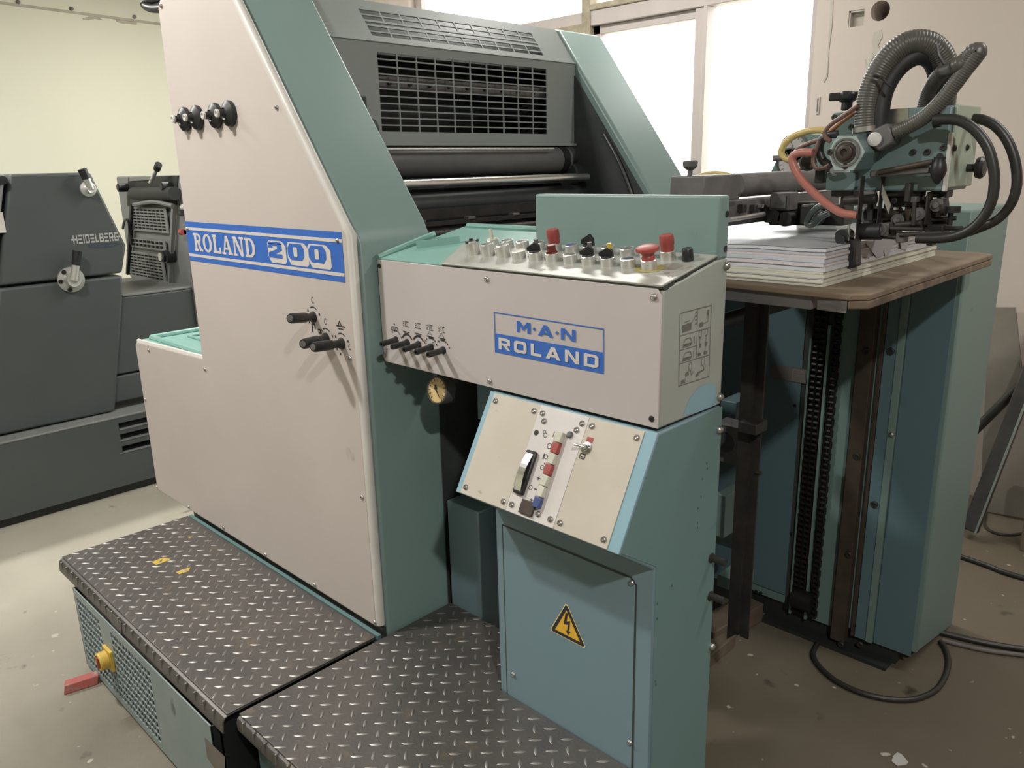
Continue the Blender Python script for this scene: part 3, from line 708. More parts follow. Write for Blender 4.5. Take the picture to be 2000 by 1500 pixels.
# lower gear cover, feed-end casing and pipes seen between press and cabinet
part('gear_cover', MB().box(-1.60, -1.47, .245, .62, FZ, .588), 'blue', pu, bevel=.004)
part('feed_end_casing', MB().box(-1.60, -1.36, .62, 1.25, FZ+.1, 1.22), 'inner', pu)
part('machine_bed', MB().box(-2.785, -1.625, .25, 1.30, FZ, .95), 'inner', pu)
part('dark_recess', MB().box(-1.60, -1.225, .44, .45, .25, 1.02), 'black', pu)  # black sheet put in for the shade between press and cabinet
part('vertical_pipe', MB().cyl((-1.40, .33, .45), (-1.40, .33, 1.0), .028, n=16).cyl((-1.52, .40, .58), (-1.52, .40, 1.0), .035, n=16), 'rail', pu)

# ================================================================ OPERATOR DESK
dk = thing('control_desk', 'grey control desk with rows of push buttons and a blue and white name plate', 'control desk', (-1.19, .17, 1.025))
DX0, DX1, DY = -1.605, -.775, .062
part('body', MB().prism([(DX0, .064, 1.027), (DX0, .283, 1.024), (DX0, .283, 1.316), (DX0, .243, 1.316), (DX0, .066, 1.281)], (DX1-DX0, 0, 0)), 'desk_side', dk, bevel=.004)
fp = part('front_panel', MB().prism([(DX0+.004, DY, 1.036), (DX0+.012, DY, 1.028), (DX1-.001, DY, 1.027), (DX1-.001, DY, 1.272), (DX1-.010, DY, 1.284), (DX0+.004, DY, 1.284)], (0, .003, 0)), 'desk', dk, bevel=.0012)
td = V(0, .98142, .19190); tn = V(0, -.19190, .98142)
T0 = V(-.775, .062, 1.2875)
def top(u, v, h=0): return T0+X*u+td*v+tn*h
tp = part('top_plate', MB().prism([top(-.583, -.002), top(.001, -.002), top(.001, .184), top(-.47, .184), top(-.662, .140)], tn*.004), 'top_plate', dk, bevel=.001)
part('plate_seam', MB().prism([top(-.583, -.001, -.003), top(0, -.001, -.003), top(0, .184, -.003), top(-.6, .184, -.003)], tn*.0028), 'inner', dk)
tray = MB().prism([top(-.829, .003, -.006), top(-.58, .003, -.006), top(-.655, .140, -.006), top(-.42, .19, -.006), top(-.42, .32, -.006), top(-.829, .32, -.006)], tn*.004)
part('tray', tray, 'teal_bright', dk)
part('tray_rim', MB().tube([top(-.829, .004, 0), top(-.829, .16, .006), top(-.815, .185, .010)], .008, 8).tube([top(-.815, .30, .0), top(-.40, .30, .0)], .008, 8).bar(top(-.79, .10, 0), top(-.70, .165, .0), .012, .03), 'teal_bright', dk)
rc = part('rear_cover', MB().box(-1.243, -.776, .2455, .283, 1.316, 1.4345), 'teal', dk, bevel=.005, seg=3)
for z in (1.40, 1.335): inst('screw_hole', SCREWDARK, rc, (-.7755, .272, z), X)
# push buttons: 22 mm bezels, two rows of eleven
bez = {}
def bezel(h): 
    if h not in bez: bez[h] = proto('bezel', MB().lathe((0, 0, 0), Z, [(.0150, 0), (.0150, h-.001), (.0142, h), (.0126, h), (.0122, h-.003), (.0001, h-.003)], 24), 'alu')
    return bez[h]
lens = {}
def cap(parent, u, v, h, m, name='button_cap'):
    k = (h, m)
    if k not in lens: lens[k] = proto(name, MB().lathe((0, 0, 0), Z, [(.0120, h-.004), (.0120, h-.0012), (.011, h-.0006), (.0001, h-.0004)], 20), m)
    return inst(name, lens[k], parent, top(u, v, .004), tn)
front = ['open', 'dark', 'dark', 'white', 'sel', 'redsel', 'grey', 'sel', 'sel', 'navy', 'mush']
back = ['toggle', 'grey', 'grey', 'grey', 'redcap', 'blue', 'selback', 'dark', 'grey', 'grey', 'redcap']
for row, v in ((front, .076), (back, .139)):
    for i, kd in enumerate(row):
        u = -.557+.0478*i
        h = {'open': .030, 'dark': .026, 'white': .016, 'mush': .018}.get(kd, .017)
        if row is back and kd == 'dark': h = .018
        b = inst('push_button', bezel(h), dk, top(u, v, .004), tn)
        LOC[b.name] = top(u, v, .004)
        def sub(name, mb, m, bevel=.0008):
            o = D.objects.new(name, mesh(name, mb, m, V(0, 0, 0))); COL.objects.link(o); o.parent = b
            o.matrix_basis = MBAS[b.name].inverted() @ Matrix.Translation(-LOC[dk.name])
            if bevel:
                q = o.modifiers.new('bevel', 'BEVEL'); q.width = bevel; q.segments = 2; q.limit_method = 'ANGLE'
            return o
        c0 = top(u, v, .004)
        if kd in ('grey', 'dark', 'navy', 'blue', 'white', 'open'):
            mt = {'grey': 'greylens', 'dark': 'greylens', 'navy': 'navy', 'blue': 'bluecap', 'white': 'whitecap', 'open': 'black'}[kd]
            sub('button_cap', MB().lathe(c0, tn, [(.0123, h-.004), (.0123, h-.0014), (.011, h-.0008), (.0001, h-.0006)], 20), mt, 0)
            if kd == 'open':
                mb = MB()
                for k in range(3):
                    a = k*2.1+.4; e = X*math.cos(a)+td*math.sin(a); f_ = tn.cross(e)
                    mb.cbox(c0+e*.0137+tn*(h+.0005), f_, tn, e, .009, .005, .0030)
                sub('chipped_rim', mb, 'black', 0)
        elif kd in ('sel', 'selback', 'redsel'):
            mt = 'darkred' if kd == 'redsel' else 'black'
            ang = {7: .55, 8: .50, 4: .6, 5: 1.0, 6: .15}[i]; e = X*math.cos(ang)+td*math.sin(ang); f_ = tn.cross(e)
            mb = MB().lathe(c0, tn, [(.0125, h-.004), (.0125, h+.001), (.0115, h+.003), (.0001, h+.003)], 20)
            hh = .020 if kd != 'selback' else .024
            p0 = c0+tn*h
            if kd == 'redsel': mb.cbox(p0+tn*.008, e, f_, tn, .016, .014, .016)
            else: mb.prism([p0-e*.016-f_*.0045+tn*.004, p0+e*.012-f_*.0045, p0+e*.012-f_*.0045+tn*hh*.55, p0+e*.004-f_*.0045+tn*hh, p0-e*.016-f_*.0045+tn*(hh*.55)], f_*.009)
            sub('selector_knob', mb, mt)
            if kd == 'sel': sub('knob_pointer', MB().cyl(p0+e*.006+tn*(hh*.85), p0+e*.006+tn*(hh+.006), .005, n=12), 'yellow' if i == 8 else 'greymetal', 0)
        elif kd == 'toggle':
            sub('button_cap', MB().lathe(c0, tn, [(.0123, h-.004), (.0123, h+.001), (.0001, h+.001)], 20), 'whitecap', 0)
            sub('toggle_lever', MB().cbox(c0+tn*(h+.012), X, td, tn, .008, .005, .024), 'whitecap')
        elif kd == 'redcap':
            sub('red_cap', MB().lathe(c0, tn, [(.0128, h-.004), (.0128, h+.010), (.0140, h+.012), (.0138, h+.026), (.0125, h+.030), (.009, h+.031), (.0001, h+.0308)], 24), 'red', 0)
        elif kd == 'mush':
            sub('mushroom_cap', MB().lathe(c0, tn, [(.0125, h-.004), (.0125, h+.004), (.0105, h+.008), (.0130, h+.013), (.0215, h+.017), (.0225, h+.020), (.0215, h+.0235), (.014, h+.0265), (.0001, h+.0275)], 28), 'red', 0)
part('trim_knob', MB().lathe(top(-.035, .139, .004), tn, [(.0105, 0), (.0115, .002), (.0100, .022), (.0085, .024), (.0001, .024)], 18), 'black', dk)
decal('warning_disc', [[(-.079+.03*math.cos(a*math.pi/14)*(1+.12*math.sin(a*2.3)), .078+.026*math.sin(a*math.pi/14)) for a in range(28)]], T0+tn*.004, X, td, tn, 'oldyellow', tp, .0004)
decal('worn_glue', [[(-.052, .085), (-.03, .082), (-.012, .092), (-.008, .108), (-.03, .112), (-.05, .105)]], T0+tn*.004, X, td, tn, 'worn', tp, .0003)
for u, v in ((-.03, .060), (-.012, .045), (-.295, .018)):
    decal('wear_mark', ring(u, v, .0055, .0045, .0012, .0012, 0, 360, 14), T0+tn*.004, X, td, tn, 'greyink', tp, .0005)
for px, py in ((951, 545), (1278, 580), (957, 744), (751, 694)):
    q = P(px, py, 'y', DY); inst('screw', SCREW, fp, (q.x, DY-.0003, q.z), -Y)
for px, py in ((738, 519), (1273, 818)):
    q = P(px, py, 'y', DY); inst('screw_hole', SCREWDARK, fp, (max(q.x, DX0+.012), DY-.0003, q.z), -Y)
for px, py in ((1418, 519), (1408, 775)):
    q = P(px, py, 'y', .276); inst('screw', SPHEREB, dk, (DX1, .274, q.z), X)
# name plate
nx0, nx1, nz0, nz1 = -1.196, -.901, 1.1105, 1.1985
decal('name_plate', [rect(nx0, nz0, nx1, nz0+(nz1-nz0)*.475)], (0, DY, 0), X, Z, -Y, 'print_blue', fp)
t_ = .0022
decal('name_plate_rim', [rect(nx0, nz1-t_, nx1, nz1), rect(nx0, nz0, nx0+t_, nz1), rect(nx1-t_, nz0, nx1, nz1)], (0, DY, 0), X, Z, -Y, 'print_blue', fp, .001)
wd, ww = word('M.A.N', BOLD, .16)
decal('lettering', fit(wd, ww, P(1010, 640, 'y', DY).x, P(1125, 655, 'y', DY).x, nz0+.0535, nz1-.0115), (0, DY, 0), X, Z, -Y, 'print_blue', fp, .0014)
wd, ww = word('ROLAND', BOLD, .34)
decal('lettering', fit(wd, ww, P(975, 680, 'y', DY).x, P(1170, 705, 'y', DY).x, nz0+.009, nz0+.0345), (0, DY, 0), X, Z, -Y, 'print_white', fp, .0016)
# five black levers with pictograms above
def icon(qx, qz, s, kind):
    ps = []
    if kind == 'tower':     # trapezoid with three dashes
        for k in range(3): ps.append(rect(qx-1.5*s, qz+(.55-.6*k)*s, qx-.75*s, qz+(.72-.6*k)*s))
        ps += stroke([(qx-.35*s, qz+.9*s), (qx-.2*s, qz-.8*s), (qx+.55*s, qz-.7*s), (qx+.5*s, qz+.7*s), (qx-.35*s, qz+.9*s)], .14*s)
        ps += stroke([(qx+.5*s, qz+.75*s), (qx+1.3*s, qz+.7*s)], .16*s)+stroke([(qx+.55*s, qz-.7*s), (qx+1.3*s, qz-.75*s)], .16*s)
    if kind == 'belt':
        ps += ring(qx, qz, 1.9*s, .75*s, .16*s, .16*s, 0, 360, 26, p=3.5)+ring(qx-1.1*s, qz, .5*s, .5*s, .14*s, .14*s, n=12)+ring(qx+1.1*s, qz, .5*s, .5*s, .14*s, .14*s, n=12)
        ps += stroke([(qx-.4*s, qz-.5*s), (qx-.4*s, qz+.5*s)], .12*s)+stroke([(qx+.4*s, qz-.5*s), (qx+.4*s, qz+.5*s)], .12*s)+stroke([(qx-.4*s, qz), (qx+.4*s, qz)], .12*s)
        ps += [rect(qx-.3*s, qz+1.2*s, qx-.05*s, qz+1.8*s), rect(qx+.1*s, qz+1.2*s, qx+.35*s, qz+1.8*s)]
    if kind in ('table', 'pile'):
        ps += [[(qx-1.7*s, qz+.35*s), (qx+1.7*s, qz+.25*s), (qx+1.6*s, qz+.0*s), (qx-1.1*s, qz+.05*s)], rect(qx-.9*s, qz-.4*s, qx+1.1*s, qz-.2*s)]
        for k in range(4): ps.append(rect(qx-.7*s+.5*s*k, qz-.6*s, qx-.6*s+.5*s*k, qz))
        ps += stroke([(qx+1.3*s, qz), (qx+1.3*s, qz-.8*s)], .12*s)
        if kind == 'pile':
            ps += stroke([(qx-1.*s, qz+.4*s), (qx-.9*s, qz+.9*s), (qx-.4*s, qz+.95*s), (qx-.4*s, qz+1.6*s), (qx+.3*s, qz+1.6*s), (qx+.35*s, qz+.95*s), (qx+.9*s, qz+.9*s), (qx+1.*s, qz+.4*s)], .13*s)
    return ps
icons = []
for i, ((rx, ry), (tx, ty)) in enumerate((((774, 664), (745, 672)), ((796, 669), (766, 678)), ((818, 673), (789, 683)), ((842, 678), (812, 688)), ((866, 684), (836, 693)))):
    q = P(rx, ry, 'y', DY); t = P(tx, ty, 'y', DY-.058); d = t-q
    lv = part('lever', MB().lathe(q, d, [(.0095, 0), (.0095, .0025), (.0072, .006), (.0066, .012), (.0072, .014), (.0072, d.length-.003), (.0062, d.length), (.0028, d.length), (.0028, d.length-.006), (.0001, d.length-.006)], 14), 'black', dk)
    icons += ring(q.x, q.z, .0225, .0225, .004, .004, 30, 150, 10) if i in (1, 2) else sum([[rect(q.x+.0235*math.cos(a)-.0016, q.z+.0235*math.sin(a)-.002, q.x+.0235*math.cos(a)+.0016, q.z+.0235*math.sin(a)+.002)] for a in (.4, .8, 1.1, 1.4, 1.7, 2.2)], [])
    if i == 0: 
        q2 = P(771, 642, 'y', DY); icons += icon(q2.x, q2.z, .0074, 'belt')
    else:
        q2 = P(770+23.3*i, 629+3.6*i, 'y', DY); icons += icon(q2.x, q2.z, .0080, 'tower')
        q2 = P(770+23.3*i, 645.5+3.5*i, 'y', DY); icons += icon(q2.x, q2.z-(.003 if i > 2 else 0), .0080, 'table' if i < 3 else 'pile')
    if i == 3:
        for px, py in ((832, 668), (847, 671)):
            q2 = P(px, py, 'y', DY); icons += ring(q2.x, q2.z, .0045, .0045, .0014, .0014, 20, 340, 12)
decal('pictogram', icons, (0, DY, 0), X, Z, -Y, 'ink', fp)
# line diagram printed on the right side of the desk
def sidept(px, py): q = P(px, py, 'x', DX1); return (q.y, q.z)
tl, tr, bl, br = sidept(1328, 612), sidept(1389, 596), sidept(1325, 754), sidept(1384, 735)
def S(a, b):
    return ((tl[0]*(1-a)+tr[0]*a)*(1-b)+(bl[0]*(1-a)+br[0]*a)*b, (tl[1]*(1-a)+tr[1]*a)*(1-b)+(bl[1]*(1-a)+br[1]*a)*b)
def SL(pts, w_=.0012): return stroke([S(a, b) for a, b in pts], w_)
ps = SL([(0, 0), (1, 0), (1, 1), (0, 1), (0, 0)], .0016)+SL([(0, .305), (1, .305)])+SL([(0, .505), (.55, .505)])+SL([(0, .69), (1, .69)])+SL([(.55, 0), (.55, .69)])
ps += [[S(.08, .17), S(.36, .16), S(.36, .26), S(.08, .27)]]+SL([(.36, .18), (.5, .07)])+SL([(.14, .14), (.3, .13)])
for k in range(4): ps += [[S(.48, .03+.05*k), S(.53, .03+.05*k), S(.53, .055+.05*k), S(.48, .055+.05*k)]]
ps += [[S(.63, .2), S(.74, .2), S(.74, .26), S(.63, .26)]]+SL([(.7, .23), (.9, .21), (.9, .05)])+[[S(.86, .05), S(.93, .05), S(.91, .13), S(.88, .13)]]
for k in (0, 1):
    b0 = .37+.19*k
    ps += SL([(.12, b0+.07), (.18, b0), (.34, b0), (.40, b0+.07), (.12, b0+.07)])+[[S(.12, b0+.08), S(.40, b0+.075), S(.36, b0+.105), S(.10, b0+.11)]]+SL([(.46, b0), (.46, b0+.09)], .0022)
for k in (0, 1):
    a0 = .66+.2*k
    ps += ring(*S(a0, .355), .006, .008, .0012, .0012, n=10)+SL([(a0, .39), (a0-.03, .62)])+[[S(a0-.06, .62), S(a0+.04, .62), S(a0+.04, .66), S(a0-.06, .66)]]+[[S(a0-.02, .49), S(a0+.04, .49), S(a0+.03, .55), S(a0-.02, .55)]]
ps += SL([(.08, .93), (.08, .98), (.2, .97), (.2, .92)])+[[S(.1, .93), S(.18, .93), S(.18, .97), S(.1, .97)]]+[[S(.2, .85), S(.3, .82), S(.32, .88), S(.22, .9)]]+ring(*S(.36, .77), .006, .009, .0012, .0012, n=10)+SL([(.36, .82), (.4, .9), (.46, .86)])
ps += ring(*S(.78, .75), .007, .010, .0012, .0012, n=10)+SL([(.78, .8), (.82, .87), (.9, .83)])+SL([(.6, .9), (.82, .88)], .003)+[[S(.55, .91), S(.64, .905), S(.64, .94), S(.55, .945)]]
decal('diagram', ps, (DX1, 0, 0), Y, Z, X, 'greyink', dk)
decal('touched_up_paint', [[sidept(*q) for q in ((1334, 812), (1346, 780), (1364, 756), (1386, 748), (1396, 752), (1400, 790), (1360, 806))]], (DX1, 0, 0), Y, Z, X, 'light_blue', dk, .0005)
decal('chipped_edge', [[sidept(*q) for q in ((1294, 560), (1318, 549), (1316, 556), (1308, 560), (1304, 566), (1296, 567))], [sidept(*q) for q in ((1318, 549), (1352, 531), (1350, 535), (1330, 546))]], (DX1, 0, 0), Y, Z, X, 'inner', dk, .0006)

# ================================================================ ELECTRICAL CABINET below the desk
cb = thing('electrical_cabinet', 'blue teal cabinet with sloped switch panel and yellow high voltage sign', 'cabinet', (-.99, .17, FZ))
CX0, CX1 = -1.212, -.775
S0 = V(CX1, .062, 1.021); sb = V(0, -.4915, -.8709); sn = V(0, -.8709, .4915)
def SLp(u, v, h=0): return S0+X*u+sb*v+sn*h
LB = 0.2325
low = SLp(0, LB)
part('body', MB().prism([(CX0, .062, FZ), (CX0, .285, FZ), (CX0, .285, 1.020), (CX0, .062, 1.020), (CX0, low.y, low.z), (CX0, .062, .742)], (CX1-CX0, 0, 0)), 'blue', cb, bevel=.004)
part('side_plate', MB().prism([(CX1, .066, FZ), (CX1, .287, FZ), (CX1, .287, 1.018), (CX1, .066, 1.014), (CX1, low.y+.005, low.z+.001), (CX1, .066, .748)], (.0012, 0, 0)), 'teal2', cb)
sl = part('sloped_frame', MB().prism([SLp(-.4370, .001), SLp(-.0, .001), SLp(-.0, LB), SLp(-.4370, LB)], sn*.002), 'light_blue', cb, bevel=.0015)
for nm, ua, ub, m_, h in (('left_plate', -.4225, -.285, 'panel_cream', .004), ('middle_plate', -.2845, -.156, 'panel_white', .0045), ('right_plate', -.1555, -.026, 'panel_cream', .004)):
    pl_ = part(nm, MB().prism([SLp(ua, .004, .002), SLp(ub, .004, .002), SLp(ub, LB-.001, .002), SLp(ua, LB-.001, .002)], sn*(h-.002)), m_, cb, bevel=.0008)
    uu = (ua+.012, ub-.012)
    for u in uu:
        for v in ((.02, .216)): inst('screw', SCREW, pl_, SLp(u, v, h), sn)
    if nm == 'middle_plate':
        for u, v in ((-.262, .035), (-.2, .215), (-.176, .035)): inst('screw', SCREW, pl_, SLp(u, v, h), sn)
        inst('screw_hole', SCREWDARK, pl_, SLp(-.272, .062, h), sn)
h = .0045
# instrument with curved window
ins = part('meter', MB().prism([SLp(-.276, .100, h), SLp(-.248, .100, h), SLp(-.248, .192, h), SLp(-.276, .192, h)], sn*.010), 'black', cb, bevel=.004)
cyl = MB()
arc = [SLp(0, .107+.078*k/10, h+.010+.007*math.sin(math.pi*k/10)) for k in range(11)]
for k in range(10):
    a, b = arc[k], arc[k+1]
    cyl.add([a+X*-.272, a+X*-.254, b+X*-.254, b+X*-.272], [(0, 1, 2, 3)])
part('meter_window', cyl, 'chrome', ins)
# column of seven push keys
for k, m_ in enumerate(('whitecap', 'red', 'whitecap', 'red', 'whitecap', 'whitecap', 'bluecap')):
    v = .048+.0226*k
    part('key', MB().prism([SLp(-.214, v, h), SLp(-.198, v, h), SLp(-.198, v+.0215, h), SLp(-.214, v+.0215, h)], sn*.012), m_, cb, bevel=.0015)
part('fuse_cover', MB().prism([SLp(-.247, .197, h), SLp(-.212, .197, h), SLp(-.212, .225, h), SLp(-.247, .225, h)], sn*.006), 'rail', cb, bevel=.001)
part('push_pin', MB().lathe(SLp(-.187, .048, h), sn, [(.007, 0), (.007, .003), (.005, .006), (.0001, .006)], 14), 'greymetal', cb)
ts = part('toggle_switch', MB().lathe(SLp(-.140, .064, .004), sn, [(.0125, 0), (.0125, .0015), (.0085, .002), (.0085, .005), (.0055, .006), (.0055, .010), (.0001, .010)], 16), 'steel', cb)
tdir = (sn*.6-X*.75-Z*.05).normalized(); q = SLp(-.140, .064, .012)
part('toggle_lever', MB().cyl(q, q+tdir*.020, .0022, .0034, n=10), 'chrome', ts)
decal('switch_tag', [rect(-.146, .042, -.130, .052)], S0+sn*.004, X, sb, sn, 'red', cb, .0006)
decal('switch_tag', stroke([(-.149, .077), (-.137, .077), (-.137, .086), (-.149, .086), (-.149, .077)], .002)+stroke([(-.146, .083), (-.140, .083)], .002), S0+sn*.004, X, sb, sn, 'ink', cb, .0006)
mk = []
for k in range(7):
    v = .058+.0226*k; u = -.228
    mk += {0: [rect(u, v-.008, u+.0016, v+.003)], 1: ring(u, v, .0062, .0062, .0014, .0014, n=14), 2: ring(u, v, .005, .005, .0011, .0011, n=12)+[rect(u-.007, v-.005, u-.004, v+.006)], 3: ring(u, v, .005, .005, .0011, .0011, n=12)+[rect(u+.001, v-.010, u+.004, v-.007)],
           4: [rect(u-.004, v-.001, u+.004, v+.0008), rect(u-.001, v-.004, u+.0008, v+.004)], 5: ring(u-.012, v, .005, .005, .0011, .0011, n=12)+[rect(u-.002, v-.001, u+.005, v+.001)], 6: [rect(u-.004, v-.001, u+.004, v+.0008), rect(u-.001, v-.004, u+.0008, v+.004)]}[k]
mk += ring(-.247, .062, .005, .005, .0011, .0011, n=12)+ring(-.252, .056, .004, .004, .0011, .0011, n=12)
decal('key_marks', mk, S0+sn*h, X, sb, sn, 'ink', cb, .0006)
# access door with gap line and high voltage sign
d0 = P(1241, 1133, 'y', .062); dx1 = d0.x; dz1 = d0.z; dx0 = -1.186; dzl = P(1000, 1035, 'y', .062).z
g = .0022
dr = part('door', MB().prism([(dx0, .062, FZ+.06), (dx1, .062, FZ+.06), (dx1, .062, dz1-.012), (dx1-.012, .062, dz1), (dx0, .062, dz1)], (0, -.0022, 0)), 'blue', cb, bevel=.0008)
decal('door_gap', stroke([(dx0-g, FZ+.06), (dx0-g, dz1+g), (dx1-.010, dz1+g), (dx1+g, dz1-.010), (dx1+g, FZ+.06)], .0045), (0, .062, 0), X, Z, -Y, 'inner', cb, .0006)
for px, py in ((1234, 1138), (1231, 1450), (1003, 1317)):
    q = P(px, py, 'y', .06); inst('screw', SCREW, dr, (q.x, .0595, q.z), -Y)
t3 = [P(1107, 1180, 'y', .06), P(1077, 1230, 'y', .06), P(1143, 1264, 'y', .06)]
t3 = [(p.x, p.z) for p in t3]; cx_ = sum(p[0] for p in t3)/3; cz_ = sum(p[1] for p in t3)/3
def tri(k, cut):
    pts = [(cx_+(x-cx_)*k, cz_+(z-cz_)*k) for x, z in t3]; out = []
    for i in range(3):
        a, b, e = pts[i-1], pts[i], pts[(i+1) % 3]
        for o_ in (a, e): out.append((b[0]+(o_[0]-b[0])*cut, b[1]+(o_[1]-b[1])*cut))
    return out
sg = decal('voltage_sign', [tri(1.10, .06)], (0, .0597, 0), X, Z, -Y, 'paleyellow', dr, .0006)
decal('sign_border', [tri(1.03, .06)], (0, .0597, 0), X, Z, -Y, 'ink', cb, .0010)
decal('sign_field', [tri(.74, .01)], (0, .0597, 0), X, Z, -Y, 'yellowsign', cb, .0014)
def tp_(px, py): q = P(px, py, 'y', .0585); return (q.x, q.z)
bolt = [(1105, 1197), (1110, 1198), (1107, 1214), (1114, 1214), (1112, 1231), (1109, 1231), (1110, 1219), (1101, 1219)]
decal('lightning_bolt', [[tp_(*q) for q in bolt[:2]+[(1107, 1214), (1101, 1219)]], [tp_(*q) for q in ((1101, 1219), (1102, 1214), (1114, 1213), (1110, 1220))], [tp_(*q) for q in ((1110, 1217), (1114, 1213), (1112, 1232), (1108, 1232))], [tp_(*q) for q in ((1105.5, 1231), (1115, 1234), (1109.5, 1240))]], (0, .0597, 0), X, Z, -Y, 'ink', cb, .0018)
for px, py in ((1408, 836),): inst('screw', SPHEREB, cb, (CX1+.001, .276, P(px, py, 'x', CX1).z), X)
for px, py in ((1388, 1089), (1386, 1163)):
    q = P(px, py, 'x', CX1); part('locking_pin', MB().cyl((CX1-.01, q.y, q.z), (CX1+.035, q.y, q.z), .008, n=14).lathe((CX1, q.y, q.z), X, [(.011, 0), (.011, .004), (.009, .005)], 14), 'blacksteel', cb)
q = P(1388, 1262, 'x', CX1); inst('screw', SPHEREB, cb, (CX1+.001, q.y, q.z), X)
chips = []
for px, py in ((1362, 992), (1361, 1021), (1361, 1030), (1368, 970), (1371, 935), (1379, 905), (1380, 915), (1283, 1178), (1282, 1208), (1279, 1330), (1280, 1337), (1311, 1144)):
    y_, z_ = sidept(px, py); chips.append([(y_-.0012, z_-.003), (y_+.0014, z_-.0015), (y_+.0012, z_+.003), (y_-.0010, z_+.002)])
decal('paint_chips', chips, (CX1+.0012, 0, 0), Y, Z, X, 'inner', cb, .0005)
part('hinge_plate', MB().box(-1.50, -1.30, .285, .291, .84, .955).box(-1.31, -1.20, .2855, .291, .84, .955), 'blue', cb, bevel=.001)

# ================================================================ STEP PLATFORMS
ZT = .262
LZ = MB()
def lozenges(x0, x1, y0, y1, skip=None, name='tread_pattern'):
    """raised lozenges of rolled tread plate, alternating at right angles, on a grid turned 45 degrees"""
    mb = MB(); p = .0355; hl, hw, hh = .0150, .0044, .0020
    s2 = math.sqrt(.5)
    n = int(2/p)
    cx0, cy0 = (x0+x1)/2, (y0+y1)/2
    for i in range(-n, n):
        for j in range(-n, n):
            a, b = i*p, j*p
            x = cx0+(a-b)*s2; y = cy0+(a+b)*s2
            if not (x0+.008 < x < x1-.008 and y0+.004 < y < y1-.006): continue
            if skip and skip(x, y): continue
            e = V(s2, s2, 0) if (i+j) % 2 else V(s2, -s2, 0)
            f_ = V(-e.y, e.x, 0); q = V(x, y, ZT+.0002)
            r = [q+e*hl, q+f_*hw*.75+e*hl*.5, q+f_*hw, q+f_*hw*.75-e*hl*.5, q-e*hl, q-f_*hw*.75-e*hl*.5, q-f_*hw, q-f_*hw*.75+e*hl*.5]
            t = [q+e*hl*.6+Z*hh, q+f_*hw*.35+Z*hh, q-e*hl*.6+Z*hh, q-f_*hw*.35+Z*hh]
            k = len(mb.v); mb.v += r+t
            mb.f += [tuple(k+w_ for w_ in f0) for f0 in ((0, 1, 8), (1, 2, 9, 8), (2, 3, 9), (3, 4, 10, 9), (4, 5, 10), (5, 6, 11, 10), (6, 7, 11), (7, 0, 8, 11), (8, 9, 10, 11), (2, 9, 9))[:9]]
    return mb
st1 = thing('step_platform', 'diamond plate step beside the cream panel, with a perforated front and rotary switch', 'step', (-2.2, -.24, FZ))
X0, X1 = -2.80, -1.622
pl1 = part('tread_plate', MB().prism([(X0, -.012, ZT-.004), (X0, -.440, ZT-.004), (X0, -.452, ZT-.008), (X0, -.458, ZT-.018), (X0, -.460, ZT-.048), (X0, -.456, ZT-.048), (X0, -.453, ZT-.018), (X0, -.449, ZT-.012), (X0, -.440, ZT-.009), (X0, -.012, ZT-.009)], (X1-X0, 0, 0)).box(X0, X1, -.445, -.012, ZT-.0045, ZT), 'tread', st1, bevel=.0015)
part('tread_pattern', lozenges(X0, X1, -.452, -.012), 'lozenge', st1, stuff=True, fix=False)
mb = MB(); k = X0+.03
while k < X1-.01:
    mb.box(k, k+.005, -.4610, -.452, ZT-.030, ZT-.004); k += .050
part('lip_ridges', mb, 'lozenge', st1, bevel=.002, stuff=True)
part('bent_flap', MB().prism([(-2.36, -.459, ZT-.010), (-2.245, -.4595, ZT-.012), (-2.25, -.466, ZT-.088), (-2.315, -.464, ZT-.078)], (0, .003, 0)), 'tread', st1)
decal('paint_splash', [[(P(*q, 'z', ZT).x, P(*q, 'z', ZT).y) for q in pp] for pp in (((296, 1098), (318, 1089), (334, 1092), (320, 1098), (305, 1104)), ((355, 1113), (372, 1108), (368, 1116), (350, 1122), (343, 1118)), ((366, 1049), (373, 1048), (371, 1052)))], (0, 0, ZT), X, Y, Z, 'yellow', st1, .0006)
# cabinet below: perforated left half, plain right half
BY = -.468
fx0, fx1, fxm = -2.645, -1.67, P(290, 1290, 'y', BY).x
zb0, zb1 = FZ+.012, .214
hs = []; pt = .0225
swx, swz = P(216, 1284, 'y', BY).x, P(216, 1284, 'y', BY).z
nx_ = int((fxm-.006-(fx0+.02))/pt); nz_ = 10; z0 = zb1-.022-.0235*nz_
for i in range(nx_):
    for j in range(nz_):
        x_ = fx0+.022+pt*i; z_ = z0+.0235*j
        if swx-.045 < x_+.008 < swx+.035 and z_ > swz-.03 and not z_ < swz-.035: continue
        hs.append((x_-fx0, x_+.0180-fx0, z_-zb0, z_+.0190-zb0))
part('perforated_panel', MB().holes((fx0, BY, zb0), X, Z, Y*.003, fxm-fx0, zb1-zb0, hs), 'step_blue', st1, smooth=False)
part('front_panel', MB().box(fxm, fx1, BY, BY+.004, zb0, zb1), 'step_blue', st1, bevel=.001)
decal('faded_patch', [[(P(*q, 'y', BY).x, P(*q, 'y', BY).z) for q in ((400, 1440), (440, 1478), (440, 1530), (405, 1480))]], (0, BY, 0), X, Z, -Y, 'board', st1, .0006)
part('casing', MB().box(fx0, fx0+.004, BY, -.02, zb0, zb1).box(fx1-.004, fx1, BY, -.02, zb0, zb1).box(fx0, fx1, -.06, -.056, zb0, zb1).box(fx0, fx1, BY+.02, BY+.025, zb0, zb1), 'black', st1)
part('skid', MB().box(fx0, fx1, BY+.004, BY+.05, FZ, zb0).box(fx0, fx1, -.10, -.05, FZ, zb0), 'heid_dark', st1)
